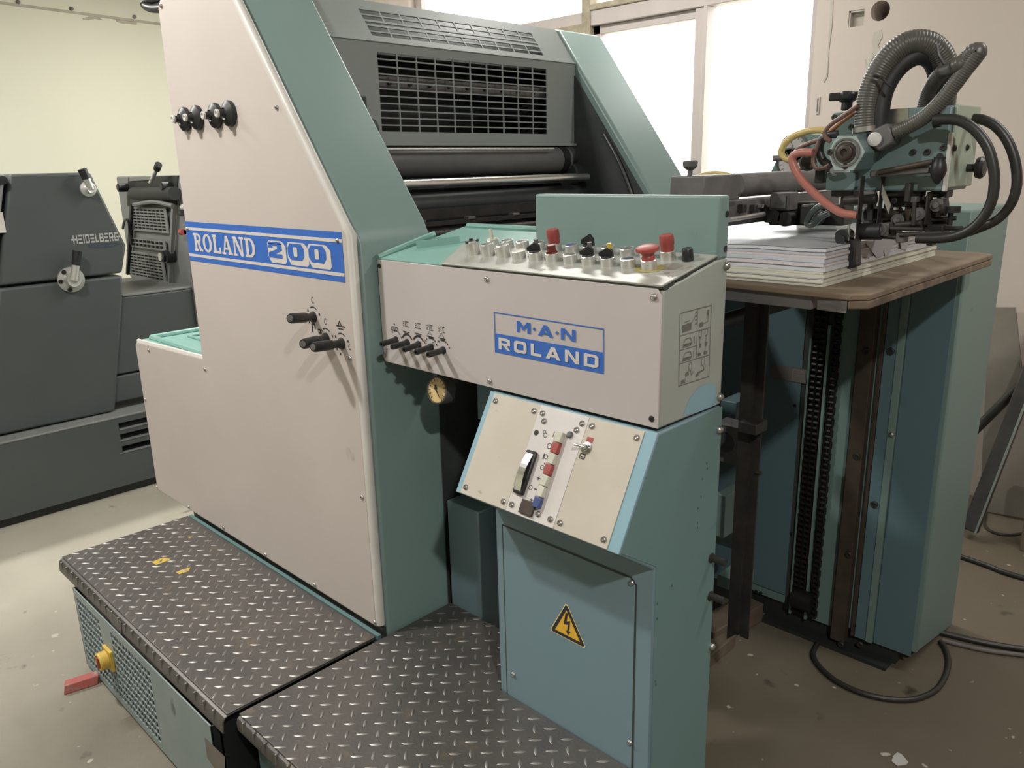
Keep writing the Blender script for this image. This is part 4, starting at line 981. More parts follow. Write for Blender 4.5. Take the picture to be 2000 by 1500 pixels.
sw = part('rotary_switch', MB().box(swx-.031, swx+.031, BY-.010, BY, swz-.034, swz+.034).lathe((swx, BY-.010, swz), -Y, [(.028, 0), (.028, .024), (.025, .027), (.0215, .027), (.0215, .008), (.0001, .008)], 24), 'yellow', st1, bevel=.003)
part('switch_knob', MB().lathe((swx, BY-.018, swz), -Y, [(.020, 0), (.020, .006), (.018, .010), (.0001, .010)], 20).cbox((swx, BY-.033, swz), X, Z, Y, .010, .036, .014), 'red', sw, bevel=.002)

st2 = thing('step_platform', 'diamond plate step in front of the blue electrical cabinet', 'step', (-1.19, -.1, FZ))
X0, X1 = -1.603, -.80
YB = .243
ply = [(X0, -.424), (X1, -.424), (X1, .058), (-1.209, .058), (-1.209, YB), (X0, YB)]
part('tread_plate', MB().prism([(x, y, ZT-.006) for x, y in ply], (0, 0, .006)).prism([(X0, -.420, ZT-.004), (X0, -.430, ZT-.010), (X0, -.433, ZT-.020), (X0, -.432, ZT-.042), (X0, -.428, ZT-.042), (X0, -.427, ZT-.020), (X0, -.420, ZT-.010)], (X1-X0, 0, 0)), 'tread', st2, bevel=.0015)
part('tread_pattern', lozenges(X0, X1, -.424, YB, skip=lambda x, y: x > -1.215 and y > .052), 'lozenge', st2, stuff=True, fix=False)
mb = MB(); k = X0+.03
while k < X1-.01:
    mb.box(k, k+.005, -.4345, -.424, ZT-.032, ZT-.004); k += .050
part('lip_ridges', mb, 'lozenge', st2, bevel=.002, stuff=True)
part('support_box', MB().box(-1.58, -.83, -.40, .05, FZ, ZT-.007).box(-1.58, -1.215, .05, .235, FZ, ZT-.007), 'feeder', st2, bevel=.003)

# ================================================================ SHEET FEEDER
fd = thing('sheet_feeder', 'teal sheet feeder column with chains, rails and hose-fed suction head', 'sheet feeder', (-.85, 1.4, FZ))
YI, YO, FX1 = 1.32, 1.697, -.6*1.057
ztop = P(1960, 400, 'x', FX1).z
bot = FZ+.075
ch = FX1-.0
cy = P(1859, 1222, 'x', FX1)
part('column', MB().prism([(FX1, YI, FZ+.07), (FX1, YI, ztop), (FX1, YO, ztop), (FX1, YO, FZ+.20), (FX1, cy.y, cy.z), (FX1, YI+.02, FZ+.07)], (-.62, 0, 0)), 'feeder_pale', fd, bevel=.006)
part('column', MB().box(FX1-.80, FX1-.62, YI, YO, FZ+.07, 1.30).box(-1.45, FX1-.62, YI+.01, YI+.05, .2, 1.32), 'feeder', fd)
def colx(px, py=750, y=YI): return P(px, py, 'y', y).x
zt_, zb_ = 1.19, FZ+.055
def strip(name, p0, p1, m_, off, z0=zb_, z1=zt_, y=YI, row=750, bevel=.001):
    return part(name, MB().box(colx(p0, row), colx(p1, row), y-off, y, z0, z1), m_, fd, bevel=bevel)
strip('inner_plate', 1470, 1566, 'feeder', .006, z0=.03)
strip('inner_plate', 1762, 1846, 'feeder', .004)
strip('cover_strip', 1722, 1746, 'feeder', .010)
strip('cover_strip', 1746.5, 1761, 'feeder_pale', .014)
strip('rail', 1676, 1706, 'rail', .034, z0=FZ+.03)
strip('slide_rod', 1713, 1721, 'rail', .012)
strip('cover_strip', 1626, 1668, 'feeder_pale', .004)
strip('backing', 1566, 1625, 'inner', .003)
for px, py in ((1693, 686), (1674, 891), (1658, 1083), (1643, 1258)):
    q = P(px, py, 'y', YI-.034); inst('bolt', BOLT, fd, (q.x, YI-.034, q.z), -Y)
for px, py in ((1740, 686), (1708, 985), (1680, 1258)):
    q = P(px, py, 'y', YI-.010); inst('bolt', BOLT, fd, (q.x, YI-.010, q.z), -Y)
q = P(1742, 848, 'y', YI-.014); inst('screw', SPHEREB, fd, (q.x, YI-.014, q.z), -Y)
for px, py in ((1552, 792), (1470, 1155), (1477, 1155), (1486, 1158), (1545, 1043)):
    q = P(px, py, 'y', YI-.006); inst('screw_hole', SCREWDARK, fd, (q.x, YI-.0062, q.z), -Y)
# two lift chains: plates and rollers link by link, as one body each
def chain(px):
    x = colx(px); mb = MB(); z = zb_+.02; k = 0
    while z < zt_:
        for s in (-1, 1):
            w_ = .0075 if k % 2 else .0105
            mb.box(x+s*w_-.0012, x+s*w_+.0012, YI-.024, YI-.008, z-.002, z+.020)
        mb.cyl((x-.010, YI-.016, z), (x+.010, YI-.016, z), .0065, n=8)
        z += .019; k += 1
    return part('lift_chain', mb, 'chain', fd, smooth=False)
chain(1592); chain(1604); chain(1631)
part('chain_guard', MB().box(colx(1580), colx(1584), YI-.02, YI-.003, zb_, .95).box(colx(1613), colx(1618), YI-.02, YI-.003, zb_, 1.0), 'feeder_pale', fd)
part('chain_sprocket', MB().cyl((colx(1592), YI-.03, FZ+.13), (colx(1631), YI-.03, FZ+.13), .035, n=18), 'chain', fd)
# maker's plate on the inner wall
q0, q1 = P(1505, 710, 'y', YI-.006), P(1575, 745, 'y', YI-.006)
ip = part('rating_plate', MB().box(q0.x, q1.x, YI-.009, YI-.006, q1.z-.008, q0.z), 'greymetal', fd)
w_ = q1.x-q0.x; h_ = q0.z-q1.z+.008
decal('plate_print', [rect(q0.x+w_*.62, q1.z-.006, q1.x-.003, q0.z-.003)], (0, YI-.009, 0), X, Z, -Y, 'board', fd, .0006)
decal('plate_print', [rect(q0.x+w_*.66, q0.z-.012-.007*k, q0.x+w_*(.92 if k % 2 else .84), q0.z-.0095-.007*k) for k in range(5)]+[rect(q0.x+.006, q0.z-.012-.010*k, q0.x+w_*.2, q0.z-.009-.010*k) for k in range(3)], (0, YI-.009, 0), X, Z, -Y, 'greyink', fd, .0012)
# black floor base under the column
part('base', MB().box(FX1-.82, FX1-.06, YI+.01, YO-.15, FZ, FZ+.085).box(FX1-.5, FX1-.07, YI-.05, YI+.02, FZ, FZ+.012), 'heid_dark', fd)
# near side pile guide: black angle rail hanging beside the pile
r0, r1 = P(1450, 1254, 'y', .70), P(1460, 590, 'y', .70)
zr0, zr1 = r0.z, 1.17
xr = P(1459, 900, 'y', .70).x
part('guide_rail', MB().prism([(xr-.030, .70, zr0-.012), (xr-.004, .70, zr0+.014), (xr-.004, .70, zr1), (xr-.030, .70, zr1)], (0, .006, 0)).prism([(xr-.004, .70, zr0+.014), (xr-.004, .74, zr0+.005), (xr-.004, .74, zr1), (xr-.004, .70, zr1)], (.006, 0, 0)).box(xr+.002, xr+.026, .715, .721, zr0+.004, zr1), 'blacksteel', fd)
q = P(1478, 826, 'y', .70)
part('rail_bracket', MB().box(q.x-.03, q.x+.02, .66, .72, q.z-.02, q.z+.008), 'blacksteel', fd, bevel=.002)
q = P(1474, 923, 'y', .71); part('rail_pin', MB().cyl((xr+.02, .715, q.z), (xr+.034, .715, q.z), .006, n=10), 'blacksteel', fd)
# parts seen in the slot between cabinet and rail
bx = P(1424, 866, 'y', .80)
part('bearing_block', MB().box(bx.x-.05, bx.x+.03, .80, .87, bx.z-.06, bx.z+.05).cyl((bx.x-.012, .802, bx.z+.002), (bx.x-.012, .798, bx.z+.002), .032, n=20), 'greymetal', fd, bevel=.003)
part('bearing_bore', MB().cyl((bx.x-.012, .80, bx.z+.002), (bx.x-.012, .797, bx.z+.002), .030, n=20), 'inner', fd)
for (px, py, w_, h_, yy, mm_) in ((1422, 800, .05, .05, .9, 'feeder'), (1405, 1008, .034, .13, .80, 'teal'), (1420, 1050, .07, .035, .86, 'feeder_pale'), (1420, 1140, .07, .04, .9, 'feeder_pale')):
    q = P(px, py, 'y', yy)
    part('machine_block', MB().box(q.x-w_/2, q.x+w_/2, yy, yy+.10, q.z-h_/2, q.z+h_/2), mm_, fd, bevel=.002)
q = P(1416, 1062, 'y', .84); part('guide_bar', MB().bar(q+V(-.10, 0, 0), q+V(.06, 0, 0), .012, .010), 'chrome', fd)
part('lift_shaft', MB().cyl((-1.02, .30, 1.10), (-1.02, 1.31, 1.10), .02, n=14), 'inner', fd)
for y_ in (.70, 1.12): part('carrier_bar', MB().box(-1.16, -.78, y_, y_+.04, 1.165, 1.205), 'inner', fd)

# --- suction drum and cross parts over the pile's front edge
p0, p1 = P(1322, 370, 'x', -1.0), P(1625, 362, 'x', -1.0)
part('suction_pipe', MB().cyl((-1.0, p0.y+.25, p0.z), (-1.0, 1.30, p0.z), .029, n=24), 'greymetal', fd)
part('pipe_clamp', MB().box(-1.045, -.955, p0.y+.04, p0.y+.20, p0.z-.030, p0.z+.028).box(-1.05, -.95, p0.y+.03, p0.y+.10, p0.z-.045, p0.z-.03), 'greymetal', fd, bevel=.004)
kn = P(1347, 350, 'x', -1.0)
part('clamp_knob', MB().lathe((-1.0, kn.y, p0.z+.028), Z, [(.006, 0), (.006, .012), (.010, .014), (.016, .020), (.017, .030), (.014, .033), (.0001, .033)], 16), 'greymetal', fd)
z1_ = P(1480, 387, 'x', -.98).z
part('cross_beam', MB().box(-1.02, -.98, .60, 1.28, z1_-.060, z1_), 'greymetal', fd, bevel=.003)
for k, (px, py, w_, h_) in enumerate(((1445, 407, .02, .02), (1468, 407, .018, .018), (1485, 402, .022, .010))):
    q = P(px, py, 'x', -.979); part('beam_fitting', MB().box(-.985, -.965, q.y-w_/2, q.y+w_/2, q.z-h_/2, q.z+h_/2), 'chrome' if k == 2 else 'blacksteel', fd, bevel=.002)
a, b = P(1424, 429, 'y', .62), P(1492, 418, 'y', .78)
part('guide_rod', MB().cyl(a, b, .006, n=12), 'alu', fd)
q = P(1522, 394, 'y', .80)
part('sensor_box', MB().box(q.x-.026, q.x+.026, .80, .85, q.z-.022, q.z+.022), 'greymetal', fd, bevel=.003)
part('sensor_plate', MB().box(q.x-.020, q.x+.018, .797, .80, q.z-.015, q.z+.015), 'steel', fd)
for (x0, x1, y0, y1, yy) in ((1490, 1545, 405, 435, .82), (1540, 1600, 395, 440, .86), (1500, 1530, 418, 440, .80), (1560, 1590, 400, 440, .80), (1600, 1650, 400, 440, .84)):
    a, b = P(x0, y1, 'y', yy), P(x1, y0, 'y', yy)
    part('feed_block', MB().box(a.x, b.x, yy, yy+.06, a.z, b.z), 'blacksteel', fd, bevel=.005)
for px, py in ((1512, 424), (1534, 428), (1590, 425)):
    q = P(px, py, 'y', .795); part('feed_wheel', MB().cyl((q.x, .79, q.z), (q.x, .82, q.z), .018, n=18), 'blacksteel', fd)
# far control plate with two dials
g3 = [P(1500, 345, 'y', 1.40), P(1541, 262, 'y', 1.40), P(1625, 262, 'y', 1.40), P(1640, 345, 'y', 1.40)]
gp = part('gauge_panel', MB().prism(g3, (0, .08, 0)), 'teal', fd, bevel=.003)
for px, py in ((1552, 290), (1546, 317)):
    q = P(px, py, 'y', 1.395); gg = part('dial', MB().lathe((q.x, 1.40, q.z), -Y, [(.045, 0), (.045, .018), (.041, .020), (.040, .012), (.0001, .012)], 24), 'greymetal', fd)
    decal('dial_face', [[(q.x+.040*math.cos(a*math.pi/12), q.z+.040*math.sin(a*math.pi/12)) for a in range(24)]], (0, 1.388, 0), X, Z, -Y, 'dial_white', gg, .0006)
    decal('dial_marks', sum([stroke([(q.x+.028*math.cos(a), q.z+.028*math.sin(a)), (q.x+.036*math.cos(a), q.z+.036*math.sin(a))], .002) for a in [math.radians(-40+26*k) for k in range(11)]], [])+stroke([(q.x, q.z), (q.x-.012, q.z+.026)], .003), (0, 1.388, 0), X, Z, -Y, 'greyink', gg, .0012)

# --- suction head
HY = .62
a, b = P(1714, 378, 'y', HY), P(1866, 205, 'y', HY)
hx0, hx1, hz0, hz1 = P(1690, 300, 'y', HY).x, b.x, P(1850, 374, 'y', HY).z, b.z
yb_ = P(1900, 300, 'x', hx1).y
hd = part('head_plate', MB().box(hx0-.03, hx1-.004, HY, yb_, hz0, hz1), 'head', fd, bevel=.004)
part('head_end_plate', MB().box(hx1-.004, hx1+.004, HY+.010, yb_+.005, hz0+.006, hz1+.002), 'head_pale', fd, bevel=.003)
part('head_edge', MB().box(hx1-.006, hx1+.001, HY-.002, HY+.010, hz0, hz1-.05), 'edge', fd, bevel=.001)
part('bright_patch', MB().prism([P(1722, 214, 'y', HY-.001), P(1774, 211, 'y', HY-.001), P(1774, 240, 'y', HY-.001), P(1760, 247, 'y', HY-.001), P(1722, 247, 'y', HY-.001)], (0, .001, 0)), 'steel', fd)
# rear upper block with black star knob
a, b = P(1622, 268, 'y', .72), P(1694, 216, 'y', .72)
part('rear_block', MB().box(a.x, b.x, .72, .80, a.z, b.z), 'head', fd, bevel=.004)
for px, py in ((1630, 229), (1663, 248)):
    q = P(px, py, 'y', .72); inst('bolt', BOLT2, fd, (q.x, .719, q.z), -Y)
k0 = P(1653, 216, 'y', .75)
sk = MB().cyl(k0, k0+Z*.022, .012, n=14).lathe(k0+Z*.018, Z, [(.016, 0), (.018, .004), (.018, .018), (.014, .022), (.0001, .022)], 16)
for i in range(4):
    e = V(math.cos(i*math.pi/2+.3), math.sin(i*math.pi/2+.3), 0); sk.cbox(k0+Z*.030+e*.025, e, e.cross(Z), Z, .026, .017, .017)
part('star_knob', sk, 'black', fd, bevel=.003)
# hexagonal bearing housing
HF = .535
hexp = [(1617, 297), (1637, 265), (1673, 265), (1690, 297), (1668, 333), (1630, 333)]
hp = PP(hexp, 'y', HF)
hx = part('bearing_housing', MB().prism(hp, (0, HY-HF, 0)), 'head', fd, bevel=.002)
part('hex_face', MB().prism([q_-Y*.0025 for q_ in hp], (0, .0025, 0)), 'hexface', fd, bevel=.001)
HF -= .0025
hc = P(1652, 298, 'y', HF)
part('bearing_ring', MB().lathe(hc, -Y, [(.028, -.002), (.028, .003), (.0245, .003), (.0235, -.001), (.0001, -.001)], 28), 'batten', fd)
part('bearing_core', MB().lathe(hc-Y*.0012, -Y, [(.021, 0), (.020, .002), (.015, .002), (.015, .007), (.012, .009), (.0075, .009), (.0065, .004), (.0001, .004)], 22), 'rail', fd)
q = P(1622, 297, 'y', HF); inst('bolt', BOLT2, fd, (q.x, HF-.001, q.z), -Y)
q = P(1651, 325, 'y', HF); inst('screw_hole', SCREWDARK, fd, (q.x, HF-.0002, q.z), -Y)
# swivel fitting with pale cap for the crossing hose
sq_ = PP([(1694, 258), (1732, 240), (1746, 262), (1742, 280), (1716, 296), (1702, 286)], 'y', .575)
part('swivel_block', MB().prism(sq_, (0, .05, 0)), 'greymetal', fd, bevel=.004)
q = P(1709, 272, 'y', .575); part('swivel_cap', MB().lathe(q, -Y, [(.0135, -.01), (.0135, .004), (.011, .005), (.0001, .005)], 18), 'dial_white', fd)
for px, py in ((1784, 297), (1812, 297), (1844, 288), (1836, 305), (1832, 353)):
    q = P(px, py, 'y', HY); inst('bolt', BOLT2 if px != 1836 else SCREWDARK, fd, (q.x, HY-.001, q.z), -Y)
for px, py in ((1864, 289), (1888, 288)):
    q = P(px, py, 'x', hx1+.004); inst('bolt', BOLT2, fd, (hx1+.004, q.y, q.z), X)
q = P(1889, 328, 'x', hx1+.004)
part('side_knob', MB().lathe((hx1+.004, q.y, q.z), X, [(.008, 0), (.008, .012), (.010, .014), (.020, .018), (.022, .026), (.017, .032), (.0001, .033)], 18), 'black', fd)
# lever arm with round knob
a, b = P(1716, 337, 'y', .585), P(1822, 316, 'y', .585)
part('lever_arm', MB().cyl(a, b, .0055, n=12), 'rail', fd)
part('lever_arm', MB().bar(P(1700, 340, 'y', .595), P(1818, 331, 'y', .595), .012, .014), 'greymetal', fd, bevel=.003)
q = P(1833, 332, 'y', .585)
part('arm_knob', MB().lathe(q-Z*.022, Z, [(.006, 0), (.012, .010), (.015, .020), (.013, .032), (.010, .040), (.011, .046), (.0001, .048)], 16), 'black', fd)
# linkage under the head: legs, sucker bars, feet
def blk(name, x0, y0, x1, y1, yy, dy, m_='blacksteel', bevel=.002):
    a, b = P(x0, y1, 'y', yy), P(x1, y0, 'y', yy)
    return part(name, MB().box(min(a.x, b.x), max(a.x, b.x), yy, yy+dy, a.z, b.z), m_, fd, bevel=bevel)
blk('linkage_plate', 1612, 336, 1672, 372, .61, .10, 'head')
blk('linkage_block', 1622, 348, 1668, 384, .63, .05)
blk('linkage_block', 1640, 374, 1668, 402, .64, .05)
blk('linkage_plate', 1684, 345, 1716, 372, .63, .04, 'greymetal')
blk('steel_plate', 1682, 362, 1712, 406, .635, .012, 'steel')
blk('leg', 1667, 344, 1680, 512, .57, .022)
part('presser_foot', MB().prism(PP([(1652, 468), (1671, 468), (1670, 508), (1671, 521), (1654, 526), (1652, 505)], 'y', .572), (0, .035, 0)), 'black', fd, bevel=.004)
q = P(1655, 464, 'y', .572); 
part('foot_wheel', MB().cyl((q.x-.010, .565, q.z+.003), (q.x-.010, .60, q.z+.003), .014, n=18).cyl((q.x-.010, .56, q.z-.004), (q.x-.010, .566, q.z-.004), .010, n=14), 'black', fd)
part('foot_pin', MB().cyl(P(1658, 440, 'y', .572), P(1657, 470, 'y', .572), .003, n=8), 'steel', fd)
blk('leg', 1711, 344, 1722, 440, .60, .02)
blk('link_bar', 1722, 372, 1800, 384, .63, .03)
blk('link_bar', 1740, 356, 1846, 372, .66, .05, 'blacksteel')
blk('adjusting_block', 1764, 358, 1779, 395, .60, .02)
blk('linkage_block', 1742, 380, 1788, 404, .65, .06)
blk('linkage_block', 1788, 398, 1818, 445, .64, .06)
blk('linkage_block', 1802, 375, 1814, 440, .62, .03)
blk('sucker_body', 1764, 404, 1780, 433, .63, .03, 'rail')
blk('sucker_body', 1824, 384, 1842, 432, .66, .04, 'greymetal')
blk('steel_plate', 1743, 405, 1755, 412, .63, .02, 'edge')
part('steel_strip', MB().prism(PP([(1722, 358), (1740, 400), (1735, 418), (1721, 380)], 'y', .605), (0, .004, 0)), 'steel', fd)
part('sucker_drum', MB().cyl(P(1682, 452, 'y', .60), P(1722, 452, 'y', .60), .017, n=18), 'black', fd)
blk('sucker_holder', 1719, 436, 1736, 462, .60, .04, 'greymetal')
blk('sucker_holder', 1736, 444, 1750, 464, .61, .04)
blk('sucker_holder', 1748, 456, 1766, 474, .60, .03, 'greymetal')
blk('sucker_holder', 1804, 440, 1842, 458, .64, .05)
for x0, y0, x1, y1, yy in ((1740, 446, 1802, 448, .60), (1758, 459, 1840, 455, .60), (1806, 430, 1868, 426, .66), (1830, 446, 1880, 446, .66), (1716, 462, 1760, 464, .61)):
    part('rod', MB().cyl(P(x0, y0, 'y', yy), P(x1, y1, 'y', yy), .0045, n=10), 'blacksteel', fd)
blk('rest_finger', 1808, 464, 1821, 480, .62, .03, 'black')
for x0, y0, x1, y1, yy, m_ in ((1684, 404, 1708, 440, .65, 'greymetal'), (1722, 384, 1740, 440, .66, 'blacksteel'), (1752, 412, 1764, 446, .64, 'blacksteel'), (1780, 430, 1804, 452, .65, 'blacksteel'), (1816, 372, 1850, 386, .67, 'blacksteel'), (1818, 432, 1850, 446, .68, 'blacksteel'), (1686, 430, 1716, 446, .66, 'blacksteel'), (1776, 384, 1790, 396, .61, 'greymetal'), (1740, 425, 1770, 446, .67, 'greymetal')):
    blk('linkage_block', x0, y0, x1, y1, yy, .04, m_)
for x0, y0, x1, y1, yy, r_ in ((1650, 392, 1712, 388, .60, .010), (1690, 420, 1760, 416, .64, .012), (1770, 400, 1830, 396, .66, .008), (1700, 378, 1700, 430, .62, .006), (1750, 440, 1800, 436, .61, .007), (1786, 395, 1784, 440, .60, .004)):
    part('linkage_pin', MB().cyl(P(x0, y0, 'y', yy), P(x1, y1, 'y', yy), r_, n=12), 'blacksteel', fd)
for px, py, yy in ((1699, 384, .615), (1720, 448, .60), (1754, 430, .63), (1794, 418, .62), (1830, 400, .64)):
    q = P(px, py, 'y', yy); part('linkage_disc', MB().cyl(q-Y*.004, q+Y*.008, .013, n=18).cyl(q-Y*.010, q, .006, n=12), 'greymetal', fd)
q = P(1857, 419, 'y', .66)
part('thumb_screw', MB().cyl(q-Z*.02, q+Z*.004, .005, n=10).cyl(q+Z*.004, q+Z*.016, .017, n=16), 'black', fd)
part('thumb_screw', MB().lathe(P(1838, 405, 'y', .65), X, [(.006, 0), (.016, .002), (.016, .010), (.0001, .011)], 16), 'blacksteel', fd)
for px, py in ((1690, 382), (1702, 396), (1748, 392), (1800, 410), (1794, 430), (1812, 388)):
    q = P(px, py, 'y', .63); inst('bolt', BOLT2, fd, (q.x, .628, q.z), -Y)
# --- hoses
HA = .592
def lane(pts, ys): return [P(x, y, 'y', v) for (x, y), v in zip(pts, ys)]
part('hose_clamp', MB().cyl(P(1692, 258, 'y', HA), P(1692, 248, 'y', HA), .0262, n=22), 'steel', fd)
hose('ribbed_hose', lane([(1692, 256), (1694, 215), (1702, 175), (1718, 138), (1742, 106), (1772, 86), (1802, 83), (1826, 94), (1842, 116), (1848, 140), (1846, 165), (1842, 200), (1840, 222)], (.592, .592, .594, .598, .605, .615, .63, .645, .66, .67, .69, .71, .71)), .0235, 'hose', fd, n=14, rib=.0050)
hose('smooth_hose', lane([(1716, 254), (1718, 220), (1726, 180), (1744, 145), (1768, 120), (1794, 108), (1816, 114), (1828, 134), (1832, 160), (1836, 205), (1836, 222)], (.598, .598, .602, .61, .62, .635, .655, .675, .69, .72, .72)), .0185, 'rubber', fd, n=14)
hose('ribbed_hose', PP([(1748, 258), (1772, 248), (1806, 228), (1836, 200), (1862, 168), (1886, 136), (1905, 112), (1912, 101), (1906, 99), (1896, 104), (1884, 118), (1866, 130)], 'y', .585)+[P(1846, 136, 'y', .635), P(1830, 152, 'y', .65), P(1814, 180, 'y', .665), P(1806, 206, 'y', .67), P(1804, 220, 'y', .67)], .0145, 'hose', fd, n=12, rib=.0042)
for px, py, d_ in ((1716, 158, (.9, .45)), (1833, 92, (.3, .9))):
    pass
part('hose_tie', MB().tube(spline(PP([(1706, 148), (1722, 152), (1735, 165), (1742, 170)], 'y', HA-.03), 4), .0028, 6), 'black', fd)
part('hose_tie', MB().tube(spline(PP([(1830, 86), (1834, 108), (1845, 126)], 'y', HA-.03), 4), .0028, 6), 'black', fd)
hose('black_hose', PP([(1826, 234), (1846, 233), (1868, 234), (1890, 243), (1912, 262), (1930, 290), (1940, 325), (1942, 360), (1936, 395), (1920, 425), (1896, 448), (1866, 461), (1830, 466), (1790, 466)], 'y', .58), .0095, 'cable', fd, n=12)
hose('black_hose', PP([(1900, 232), (1920, 234), (1945, 247), (1966, 272), (1980, 305), (1986, 340), (1984, 372), (1972, 402), (1948, 428), (1916, 444), (1882, 456)], 'y', .70), .0095, 'cable', fd, n=12)
part('hose_fitting', MB().cyl(P(1824, 236, 'y', .585), P(1838, 234, 'y', .585), .013, n=14), 'black', fd)
hose('yellow_tube', PP([(1628, 258), (1600, 254), (1575, 257), (1550, 266), (1532, 282), (1526, 298), (1532, 308), (1545, 312)], 'y', .66), .0075, 'yellowtube', fd)
hose('orange_tube', PP([(1676, 214), (1652, 232), (1634, 246), (1620, 258)], 'y', .60), .0048, 'orange', fd)
hose('brown_tube', PP([(1676, 206), (1648, 226), (1624, 242), (1612, 256), (1612, 268), (1622, 276)], 'y', .57), .0048, 'browntube', fd)
hose('brown_tube', PP([(1604, 272), (1580, 280), (1560, 290), (1548, 304)], 'y', .62), .0048, 'browntube', fd)
part('tube_end', MB().cyl(P(1511, 309, 'y', .66), P(1540, 308, 'y', .66), .0065, n=12), 'batten', fd)
hose('red_tube', PP([(1588, 298), (1566, 298), (1550, 304), (1548, 318), (1558, 340), (1575, 362), (1600, 386), (1622, 403), (1645, 416), (1675, 421)], 'y', .58), .0085, 'redtube', fd)
hose('black_hose', PP([(1636, 262), (1618, 264), (1604, 276), (1601, 296), (1608, 314), (1624, 324)], 'y', .60), .0085, 'cable', fd)
hose('brown_tube', PP([(1600, 276), (1594, 292), (1588, 312), (1594, 328), (1608, 328), (1620, 322)], 'y', .585), .0045, 'browntube', fd)
hose('clear_hose', PP([(1622, 402), (1604, 402), (1588, 414), (1578, 430), (1578, 438), (1588, 438), (1602, 424), (1618, 416)], 'y', .64), .0075, 'greentube', fd)
hose('yellow_tube', PP([(1352, 350), (1372, 342), (1394, 338), (1418, 341), (1440, 348)], 'y', .80), .0065, 'yellowtube', fd)
part('valve_block', MB().cyl(P(1578, 316, 'y', .61), P(1578, 318, 'y', .66), .018, n=16).cbox(P(1606, 342, 'y', .66), X, Y, Z, .022, .03, .034), 'blacksteel', fd, bevel=.003)

# ================================================================ PILE: board and sheets
BX = -.556
zbt = 1.2485
p_ = [(-1.24, .43), (BX-.030, .405), (BX, .432), (BX+.002, 1.24), (BX-.04, 1.275), (-1.24, 1.27)]
pb = thing('pile_board', 'worn brown plywood pile board under the paper stack', 'board', (-.9, .85, zbt-.03))
part('board', MB().prism([(x, y, zbt-.013) for x, y in p_], (0, 0, .013)), 'wood', pb, bevel=.003)
part('edge_batten', MB().prism([(BX-.032, .407, zbt-.030), (BX-.001, .433, zbt-.030), (BX+.001, 1.24, zbt-.030), (BX-.04, 1.272, zbt-.030), (BX-.09, 1.272, zbt-.030), (BX-.05, 1.2, zbt-.030), (BX-.05, .45, zbt-.030)], (0, 0, .017)), 'wood_edge', pb, bevel=.003)
a = P(1593, 590, 'y', .41); b = P(1587, 590, 'y', .425)
part('end_batten', MB().prism([(a.x, .416, zbt-.038), (BX-.034, .408, zbt-.038), (BX-.052, .44, zbt-.038), (a.x, .44, zbt-.038)], (0, 0, .0248)), 'batten', pb, bevel=.001, label='pale grey batten')
part('end_batten', MB().prism([(-1.22, .434, zbt-.040), (b.x, .419, zbt-.040), (b.x, .445, zbt-.040), (-1.22, .46, zbt-.040)], (0, 0, .0268)), 'greymetal', pb, bevel=.001)

ps_ = thing('paper_stack', 'stack of white printed sheets on the brown pile board', 'paper', (-.92, .79, zbt))
px1, py0, py1 = -.660, .455, 1.13
z = zbt+.0006; ztp = P(1612, 486, 'x', px1).z
r2 = random.Random(3)
heights = [.005, .0015, .006, .002, .005, .0012, .004, .007, .0012, .005, .002, .006, .0012, .003, .0014, .004, .002, .005]
tot = sum(heights); heights = [h_*(ztp-z-.001)/tot for h_ in heights]
order = [5, 7, 4, 6, 5, 7, 4, 0, 6, 3, 2, 1, 6, 3, 7, 2, 6, 0]
for i, h_ in enumerate(heights):
    j = lambda: r2.uniform(-.0022, .0022)
    x0, x1, y0, y1 = px1-.52+j(), px1+j(), py0+j(), py1+j()
    mb = MB(); nn = 10
    # gently wavy ream: edges ripple as in hand-knocked sheets
    vs = []; 
    for k in (0, 1):
        for a in range(nn+1):
            for b in range(nn+1):
                xx = x0+(x1-x0)*a/nn; yy = y0+(y1-y0)*b/nn
                wv = .0012*math.sin(xx*31+1.3)+.0009*math.sin(yy*23+.7)
                lift = .0016*math.exp(-((xx-x1)**2+(yy-y0)**2)/.01)
                vs.append((xx, yy, z+h_*k+(wv+lift)*(.35+.65*i/17)*(1 if (i or k) else 0)))
    N1 = (nn+1)*(nn+1); g_ = lambda k, a, b: k*N1+a*(nn+1)+b; fs = []
    for a in range(nn):
        for b in range(nn):
            fs += [(g_(1, a, b), g_(1, a+1, b), g_(1, a+1, b+1), g_(1, a, b+1)), (g_(0, a, b), g_(0, a, b+1), g_(0, a+1, b+1), g_(0, a+1, b))]
    for a in range(nn):
        fs += [(g_(0, a, 0), g_(0, a+1, 0), g_(1, a+1, 0), g_(1, a, 0)), (g_(0, a+1, nn), g_(0, a, nn), g_(1, a, nn), g_(1, a+1, nn)),
               (g_(0, nn, a), g_(0, nn, a+1), g_(1, nn, a+1), g_(1, nn, a)), (g_(0, 0, a+1), g_(0, 0, a), g_(1, 0, a), g_(1, 0, a+1))]
    mb.add(vs, fs); part('sheet_bundle', mb, 'paper%d' % order[i], ps_, fix=False, smooth=False)
    z += h_
